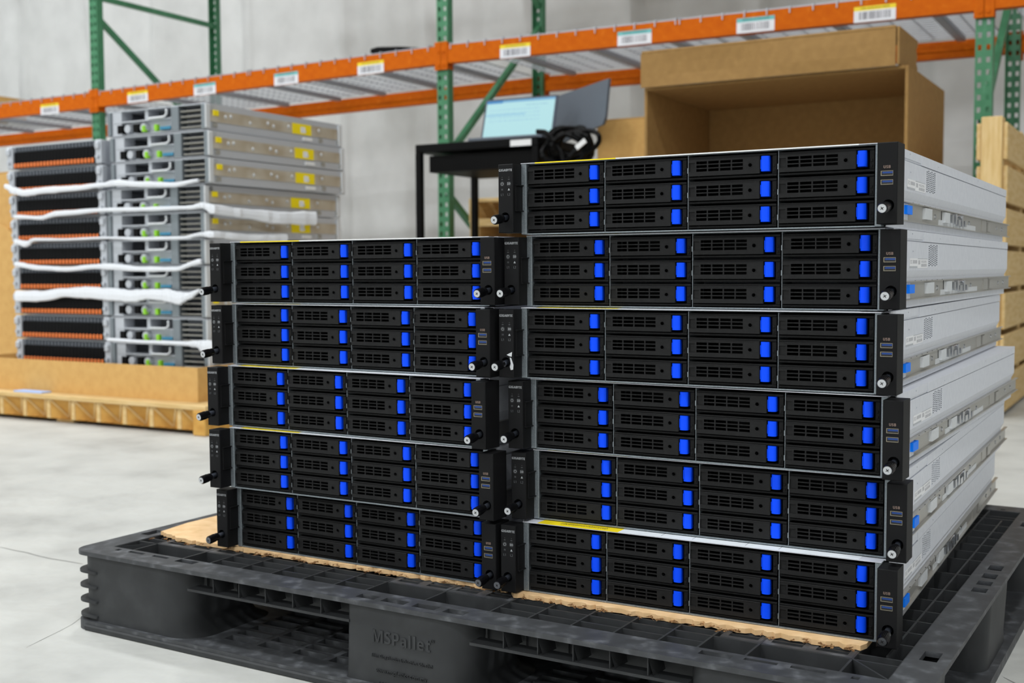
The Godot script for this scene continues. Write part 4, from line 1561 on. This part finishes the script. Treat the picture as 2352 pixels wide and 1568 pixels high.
func rear_view_servers() -> void:
	var t := Node3D.new()
	t.name = "open_server"
	var s := st()
	var W := 0.228
	# shell: floor, roof, flanks, so that the rear bays are real openings
	box(s, Vector3(-W, 0.001, -0.72), Vector3(W, 0.003, 0.0))
	box(s, Vector3(-W, 0.084, -0.72), Vector3(W, 0.0872, 0.0))
	box(s, Vector3(-W, 0.003, -0.72), Vector3(-W + 0.003, 0.084, 0.0))
	box(s, Vector3(W - 0.003, 0.003, -0.72), Vector3(W, 0.084, 0.0))
	box(s, Vector3(-W + 0.003, 0.003, -0.16), Vector3(W - 0.003, 0.084, -0.155))
	part(s, "shell", M.silver, t)
	s = st()
	for e in [[-W, 0.016, 0.006], [W - 0.016, 0.016, 0.006], [0.072, 0.034, 0.002]]:
		s = st()
		cham(s, Vector3(e[0], 0.003, -0.04), Vector3(e[0] + e[1], 0.084, e[2]), 0.002)
		part(s, "strut", M.zinc, t)
	s = st()
	box(s, Vector3(-0.20, 0.046, -0.06), Vector3(0.072, 0.050, 0.0))
	box(s, Vector3(-0.21, 0.003, -0.05), Vector3(-0.165, 0.084, -0.002))
	box(s, Vector3(-0.06, 0.05, -0.06), Vector3(-0.045, 0.084, -0.01))
	box(s, Vector3(-0.21, 0.006, -0.06), Vector3(0.072, 0.046, -0.02))
	part(s, "bay_frame", M.silver, t)
	for x in [-0.184, -0.108]:
		s = st()
		cham(s, Vector3(x, 0.010, -0.03), Vector3(x + 0.026, 0.038, 0.002), 0.002)
		part(s, "power_socket", M.black, t)
		s = st()
		cyl(s, Vector3(x + 0.048, 0.024, -0.03), Vector3(x + 0.048, 0.024, 0.0), 0.015, 0.014, 16)
		part(s, "fan_grille", M.silver, t)
	s = st()
	tube(s, [Vector3(-0.03, 0.052, 0.004), Vector3(0.045, 0.052, 0.008), Vector3(0.058, 0.058, 0.008), Vector3(0.060, 0.070, 0.008), Vector3(0.054, 0.076, 0.004)], 0.004, 8)
	part(s, "handle", M.clip, t)
	for x in [-0.062, -0.004]:
		s = st()
		cham(s, Vector3(x, 0.008, -0.01), Vector3(x + 0.014, 0.030, 0.006), 0.002)
		part(s, "release_tab", M.lime, t)
	s = st()
	for k in 4:
		cham(s, Vector3(0.018 + k * 0.0125, 0.012, -0.02), Vector3(0.0285 + k * 0.0125, 0.022, 0.0), 0.001)
	part(s, "port_row", M.teal, t)
	for k in 4:
		s = st()
		cham(s, Vector3(0.110, 0.010 + k * 0.018, -0.05), Vector3(0.208, 0.014 + k * 0.018, -0.004), 0.001)
		part(s, "slot_cover", M.grime, t)
	# flank: brownish rail with a yellow tag and a yellow label
	s = st()
	box(s, Vector3(W, 0.028, -0.69), Vector3(W + 0.003, 0.066, -0.018))
	var rail := part(s, "slide_rail", M.beige, t)
	s = st()
	for z in [-0.09, -0.115, -0.21, -0.30, -0.33, -0.41, -0.50, -0.58]:
		cyl(s, Vector3(W + 0.003, 0.046 + 0.006 * sin(z * 40), z), Vector3(W + 0.006, 0.046 + 0.006 * sin(z * 40), z), 0.007, 0.004, 10)
	part(s, "rivet", M.clip, rail).set_meta("kind", "stuff")
	for z in [-0.016, -0.716]:
		s = st()
		cham(s, Vector3(W, 0.004, z), Vector3(W + 0.006, 0.083, z + 0.022), 0.002)
		part(s, "corner_bracket", M.clip, t)
	s = st()
	cham(s, Vector3(W, 0.048, -0.055), Vector3(W + 0.007, 0.066, -0.03), 0.001)
	part(s, "pull_tag", M.yellow, t)
	s = st()
	box(s, Vector3(W + 0.003, 0.028, -0.535), Vector3(W + 0.0042, 0.066, -0.43))
	var s2 := st()
	box(s2, Vector3(W + 0.0042, 0.034, -0.50), Vector3(W + 0.0046, 0.056, -0.475))
	show_mesh(several([[s, M.yellow], [s2, M.white]]), "warning_label", null, t)
	s = st()
	box(s, Vector3(W, 0.008, -0.54), Vector3(W + 0.005, 0.020, -0.49))
	part(s, "clip", M.white, t)
	for z in [-0.03, -0.58, -0.69]:
		s = st()
		box(s, Vector3(W, 0.010, z - 0.02), Vector3(W + 0.004, 0.024, z))
		part(s, "latch_block", M.grime, t)
	var words := ["lowest", "second", "third", "fourth", "fifth", "sixth", "seventh", "eighth", "ninth", "tenth", "topmost"]
	var shift := [-0.010, -0.008, -0.014, -0.016, -0.014, -0.014, -0.012, -0.012, 0.012, 0.010, 0.0]
	for k in 11:
		var o: Node3D = t if k == 0 else t.duplicate()
		o.name = numbered("open_server")
		add_child(o)
		o.position = Vector3(-2.556 + shift[k], WH + 0.0065 + k * PITCH, SZ)
		o.scale.x = 1.015
		var place: String = words[k] if k in [0, 10] else words[k] + " from the bottom"
		tag(o, "silver server with open rear bays, %s of its stack" % place, "server", "silver servers shown from behind")

func foam() -> void:
	# white foam strips wrapped round both stacks: [u, v, height] along the front, then along the flank
	var strips := [
		[[[12, 428, 14], [30, 438, 22], [52, 443, 20], [100, 437, 20], [170, 432, 16], [236, 424, 13], [262, 420, 18], [330, 423, 16], [400, 424, 14], [455, 414, 9]], [], "slack white foam strip over the third pair of wrapped servers"],
		[[[33, 498, 12], [95, 500, 12], [130, 490, 16], [236, 482, 12], [330, 480, 12], [440, 476, 11], [462, 471, 16]], [[490, 480, 20], [560, 490, 20], [640, 500, 26], [727, 502, 30]], "broad white foam strip whose end hangs on the flank of the silver servers"],
		[[[33, 555, 16], [58, 560, 18], [78, 550, 10], [150, 550, 7], [236, 546, 7], [330, 548, 9], [420, 546, 9], [458, 538, 10]], [[490, 538, 14], [570, 545, 14], [660, 546, 16]], "thin white foam strip with a knot at the orange-tabbed servers"],
		[[[33, 607, 16], [90, 615, 14], [150, 618, 14], [220, 612, 14], [240, 612, 18], [330, 618, 14], [400, 618, 12], [462, 600, 14]], [], "sagging white foam strip at half height of the wrapped servers"],
		[[[36, 680, 34], [90, 680, 32], [150, 672, 26], [200, 672, 34], [250, 676, 34], [300, 680, 34], [340, 676, 28], [380, 678, 34], [410, 685, 34], [430, 680, 22], [458, 667, 8]], [], "widest white foam strip with a ragged pointed end"],
		[[[248, 780, 10], [330, 785, 10], [420, 789, 12], [452, 790, 20], [466, 796, 34]], [[486, 792, 18], [540, 794, 16], [600, 800, 14]], "lowest white foam strip, bunched at the corner of the silver servers"],
	]
	for e in strips:
		var s := st()
		var pts := []
		for p in e[0]:
			pts.append([on_z(p[0], p[1], SZ + 0.022), p[2] * 0.8 / 634.0, Vector3(0, 0, 1)])
		for p in e[1]:
			pts.append([on_x(p[0], p[1], -2.296), p[2] / 600.0, Vector3(1, 0, 0)])
		# subdivide with a little flutter
		var fine := []
		for k in pts.size() - 1:
			for q in 6:
				var r := q / 6.0
				var sm := r * r * (3 - 2 * r)
				var nn: Vector3 = pts[k][2].lerp(pts[k + 1][2], r).normalized()
				var pp: Vector3 = pts[k][0].lerp(pts[k + 1][0], r)
				pp.y = lerpf(pts[k][0].y, pts[k + 1][0].y, sm)
				fine.append([pp + nn * rng.randf_range(-0.003, 0.004), lerpf(pts[k][1], pts[k + 1][1], sm) * rng.randf_range(0.92, 1.08), nn])
		fine.append(pts[-1])
		for k in fine.size() - 1:
			var a: Array = fine[k]
			var b: Array = fine[k + 1]
			var q := []
			for c in [a, b]:
				var up := Vector3(0, c[1] / 2, 0)
				var n: Vector3 = c[2]
				q.append([c[0] + up - n * 0.006, c[0] + up * 0.8 + n * 0.001, c[0] + n * 0.003, c[0] - up * 0.8 + n * 0.001, c[0] - up - n * 0.006])
			for i in 4:
				quad(s, q[0][i], q[1][i], q[1][i + 1], q[0][i + 1], a[2] + Vector3(0, 0.6 - 0.4 * i, 0))
			quad(s, q[0][0], q[1][0], q[1][4], q[0][4], -a[2])
		solo(s, "foam_strip", M.foam, e[2], "foam strip", "white foam strips round the wrapped servers")


# =============================================================================
# the black standing desk with a laptop
# =============================================================================
func desk() -> void:
	var x0 := -2.645
	var x1 := -1.99
	var zf := -3.3
	var zb := -3.82
	var top := 1.115
	var t := thing("standing_desk", "black steel standing desk with a drawer box in front of the rack", "desk", Vector3(x0, 0, zf))
	var w := x1 - x0
	var d := zb - zf
	var s := st()
	cham(s, Vector3(0, top - 0.038, d), Vector3(w, top, 0), 0.003)
	part(s, "desk_top", M.black, t)
	for e in [[0.0, 0.0], [w - 0.03, 0.0], [0.0, d + 0.03], [w - 0.03, d + 0.03]]:
		s = st()
		cham(s, Vector3(e[0], 0, e[1] - 0.03), Vector3(e[0] + 0.03, top - 0.038, e[1]), 0.002)
		part(s, "leg", M.black, t)
	s = st()
	var q := 0.06
	plate(s, [q, w - 0.02, 0.985, 1.062], [], -0.03, d + 0.04)
	part(s, "drawer_box", M.black, t)
	s = st()
	cham(s, Vector3(0.02, 0.28, d + 0.01), Vector3(w - 0.02, 0.31, -0.01), 0.003)
	part(s, "lower_shelf", M.black, t)
	s = st()
	var a := on_z(1172, 322, zf + 0.001)
	var b := on_z(1220, 333, zf + 0.001)
	box(s, Vector3(a.x - x0, b.y, 0.0), Vector3(b.x - x0, a.y, 0.0012))
	var o := part(s, "name_label", M.white, t)
	o.set_meta("label", "blank white label on the desk edge")
	# laptop
	var lx := on_z(1098, 322, -3.42).x
	t = thing("laptop", "open laptop with a bright pale blue screen on the black desk", "laptop", Vector3(lx, top, -3.42), 0.06)
	s = st()
	cham(s, Vector3(0, 0, -0.02), Vector3(0.375, 0.016, 0.10), 0.003)
	part(s, "base", M.grey_panel, t)
	var lidn := Node3D.new()
	lidn.name = "lid"
	t.add_child(lidn)
	lidn.position = Vector3(0, 0.014, -0.018)
	lidn.rotation.x = -0.30
	s = st()
	cham(s, Vector3(0, 0, -0.008), Vector3(0.375, 0.208, 0), 0.004)
	part(s, "bezel", mat(Color(0.22, 0.25, 0.31), 0.5), lidn)
	s = st()
	quad(s, Vector3(0.012, 0.197, 0.0006), Vector3(0.363, 0.197, 0.0006), Vector3(0.363, 0.014, 0.0006), Vector3(0.012, 0.014, 0.0006), Vector3(0, 0, 1))
	part(s, "screen", M.page, lidn)
	var l := AreaLight3D.new()
	l.name = "screen_light"
	l.area_size = Vector2(0.35, 0.183)
	l.light_energy = 0.02
	l.light_color = Color(0.7, 0.9, 0.95)
	l.area_range = 20.0
	l.shadow_enabled = true
	l.position = Vector3(0.1875, 0.105, 0.003)
	l.rotation.y = PI
	lidn.add_child(l)
	# a flat panel propped up behind it
	s = st()
	var c := on_z(1340, 262, -3.56)
	var px := Vector3(1, 0, 0.75).normalized()
	var nrm := Vector3(-px.z, 0, px.x)
	var poly := PackedVector2Array()
	for e in [[1398, 180], [1390, 268], [1384, 286], [1286, 330], [1228, 338], [1240, 232], [1276, 222]]:
		var r := ray(e[0], e[1])
		var p := EYE + r * ((c - EYE).dot(nrm) / r.dot(nrm))
		poly.append(Vector2((p - c).dot(px), p.y - c.y))
	T = Transform3D(Basis(px, Vector3.UP, px.cross(Vector3.UP)), c)
	prism_z(s, poly, -0.012, 0.0)
	T = Transform3D()
	solo(s, "flat_panel", M.grey_panel, "tilted blue-grey flat panel propped behind the open laptop", "panel")
	# a tangle of cables hanging at the end of the desk
	t = thing("cable_bundle", "tangled black cables with a white tag hanging at the end of the desk", "cables", Vector3.ZERO)
	var g := RandomNumberGenerator.new()
	g.seed = 12
	for k in 9:
		s = st()
		var cc := on_z(1312 + g.randf_range(-18, 18), 332 + g.randf_range(-12, 14), -3.36 + g.randf_range(-0.06, 0.06))
		var rx := g.randf_range(0.07, 0.115)
		var ry := g.randf_range(0.05, 0.085)
		var tw := g.randf_range(-0.5, 0.5)
		var pts := []
		for i in 21:
			var an := TAU * i / 20.0
			var v := Vector3(cos(an) * rx, sin(an) * ry, 0.03 * sin(2 * an + k))
			pts.append(cc + v.rotated(Vector3(0, 0, 1), tw).rotated(Vector3.UP, g.randf_range(-0.02, 0.02) + 0.3 * sin(k)))
		tube(s, pts, 0.0105, 8)
		part(s, "cable", M.black_cable, t)
	s = st()
	var pts := [on_z(1233, 302, -3.28), on_z(1250, 303, -3.28), on_z(1266, 312, -3.28), on_z(1276, 330, -3.28), on_z(1290, 350, -3.28), on_z(1296, 380, -3.28)]
	tube(s, pts, 0.011, 8)
	part(s, "cable", M.black_cable, t)
	s = st()
	T = Transform3D(Basis(Vector3(0, 0, 1), 0.6), on_z(1334, 331, -3.25))
	cham(s, Vector3(-0.027, -0.011, -0.002), Vector3(0.027, 0.011, 0.002), 0.001)
	T = Transform3D()
	part(s, "tag", M.white, t)


# =============================================================================
# cartons and crates round the rack
# =============================================================================
func cartons() -> void:
	# big open carton
	var z := -3.0
	var x0 := -1.352
	var x1 := -0.355
	var d := 0.70
	var top := 1.235
	var low := 0.13
	var t := thing("open_carton", "large brown carton lying open towards the servers, under a loose carton lid", "carton", Vector3((x0 + x1) / 2, low, z))
	var w := (x1 - x0) / 2
	var h := top - low
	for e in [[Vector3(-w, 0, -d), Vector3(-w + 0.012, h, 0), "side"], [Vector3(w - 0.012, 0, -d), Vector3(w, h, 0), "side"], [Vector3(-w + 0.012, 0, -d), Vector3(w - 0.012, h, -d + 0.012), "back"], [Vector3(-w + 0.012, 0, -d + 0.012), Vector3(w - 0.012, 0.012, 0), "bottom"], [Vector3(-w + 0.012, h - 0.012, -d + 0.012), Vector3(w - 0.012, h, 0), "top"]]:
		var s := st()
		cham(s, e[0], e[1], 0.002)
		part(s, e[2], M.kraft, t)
	# its lid, pushed up and askew
	var g := RandomNumberGenerator.new()
	g.seed = 3
	var lx0 := -1.356
	var lx1 := -0.395
	t = thing("carton_lid", "dented brown carton lid with a deep rim on top of the large open carton", "lid", Vector3((lx0 + lx1) / 2, top, z + 0.01))
	var lw := (lx1 - lx0) / 2
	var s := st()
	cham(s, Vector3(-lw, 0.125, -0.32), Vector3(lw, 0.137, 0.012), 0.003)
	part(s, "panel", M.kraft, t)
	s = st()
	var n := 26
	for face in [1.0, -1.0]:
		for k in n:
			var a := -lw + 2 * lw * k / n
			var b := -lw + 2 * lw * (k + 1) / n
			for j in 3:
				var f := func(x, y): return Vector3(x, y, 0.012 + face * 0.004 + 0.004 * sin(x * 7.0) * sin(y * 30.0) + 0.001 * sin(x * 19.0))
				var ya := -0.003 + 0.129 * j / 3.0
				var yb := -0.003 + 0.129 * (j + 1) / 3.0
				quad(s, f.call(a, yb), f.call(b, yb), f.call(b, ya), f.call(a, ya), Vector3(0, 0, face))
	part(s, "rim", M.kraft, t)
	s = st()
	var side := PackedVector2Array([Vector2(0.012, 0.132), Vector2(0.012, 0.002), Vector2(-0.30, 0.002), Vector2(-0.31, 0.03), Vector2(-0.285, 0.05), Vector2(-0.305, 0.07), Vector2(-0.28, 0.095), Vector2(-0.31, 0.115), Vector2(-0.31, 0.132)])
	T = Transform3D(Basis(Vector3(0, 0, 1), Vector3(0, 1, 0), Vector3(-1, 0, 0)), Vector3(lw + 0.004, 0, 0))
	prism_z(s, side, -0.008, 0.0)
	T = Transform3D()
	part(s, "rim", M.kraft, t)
	# the pallet under the big carton
	pallet_pile(Vector3(-0.86, 0, -3.36), 1, 1.0, 0.8, "single wooden pallet under the large open carton")
	# tall carton between the desk and the big one
	t = thing("tall_carton", "tall closed brown carton between the black desk and the large open carton", "carton", Vector3(-1.64, 0, -3.76))
	carton(t, 0.44, 1.212, 0.26, M.card)
	# pile of pallets behind the desk
	pallet_pile(Vector3(-2.335, 0, -4.48), 7, 1.0, 0.8, "pile of seven wooden pallets inside the rack behind the black desk")
	# plain carton stack past the wrapped servers
	t = thing("back_carton", "brown carton standing on another one beyond the orange-tabbed servers", "carton", Vector3(-4.08, 0.72, -2.4))
	carton(t, 0.55, 0.255, 0.5, M.card)
	t = thing("base_carton", "brown carton carrying another one beyond the orange-tabbed servers", "carton", Vector3(-4.08, 0, -2.4))
	carton(t, 0.6, 0.72, 0.55, M.card)
	# plank crate at the end of the row
	var cx0 := -0.146
	var cx1 := -0.05
	var cz := -3.12
	t = thing("plank_crate", "pale wooden crate of stacked horizontal planks with square corner posts", "crate", Vector3(cx0, 0, cz))
	var cw := cx1 - cx0
	for q in [0.0, -0.55, -1.12]:
		s = st()
		cham(s, Vector3(0.014, 0.0, q - 0.07), Vector3(cw - 0.012, 1.052, q), 0.003)
		part(s, "corner_post", M.wood_up, t)
	var y := 0.015
	var k := 0
	while y < 1.0:
		for side_x in [cw - 0.012, -0.002]:
			s = st()
			var e := 0.006 * sin(k * 2.3)
			cham(s, Vector3(side_x, y, -1.22 + e), Vector3(side_x + 0.016, minf(y + 0.128, 1.045), -0.016 + e), 0.003)
			part(s, "plank", M.wood, t)
		y += 0.148
		k += 1


func pallet_pile(at: Vector3, count: int, w: float, d: float, label: String) -> void:
	var t: Node3D
	if count == 1:
		t = thing("stock_pallet", label, "pallet", at)
		stock_pallet(t, w, d)
		return
	t = Node3D.new()
	t.name = "stock_pallet"
	stock_pallet(t, w, d)
	var words := ["lowest", "second", "third", "fourth", "fifth", "sixth", "topmost"]
	for k in count:
		var o: Node3D = t if k == 0 else t.duplicate()
		o.name = numbered("stock_pallet")
		add_child(o)
		o.position = at + Vector3(0.012 * sin(k * 3.1), 0.13 * k, 0.0)
		tag(o, "wooden pallet, %s in the pile of seven behind the black desk" % words[k], "pallet", "piled wooden pallets")

func stock_pallet(t: Node3D, w: float, d: float) -> void:
	for k in 6:
		var s := st()
		var z := d / 2 - k * (d - 0.1) / 5
		cham(s, Vector3(-w / 2, 0.11, z - 0.1), Vector3(w / 2, 0.13, z), 0.002)
		part(s, "deck_plank", M.wood_x, t)
	for x in [-w / 2, -0.03, w / 2 - 0.06]:
		var s := st()
		cham(s, Vector3(x, 0.02, -d / 2), Vector3(x + 0.06, 0.11, d / 2), 0.002)
		part(s, "bearer", M.wood, t)
	for z in [d / 2, 0.05, -d / 2 + 0.1]:
		var s := st()
		cham(s, Vector3(-w / 2, 0.0, z - 0.1), Vector3(w / 2, 0.02, z), 0.002)
		part(s, "base_plank", M.wood_x, t)
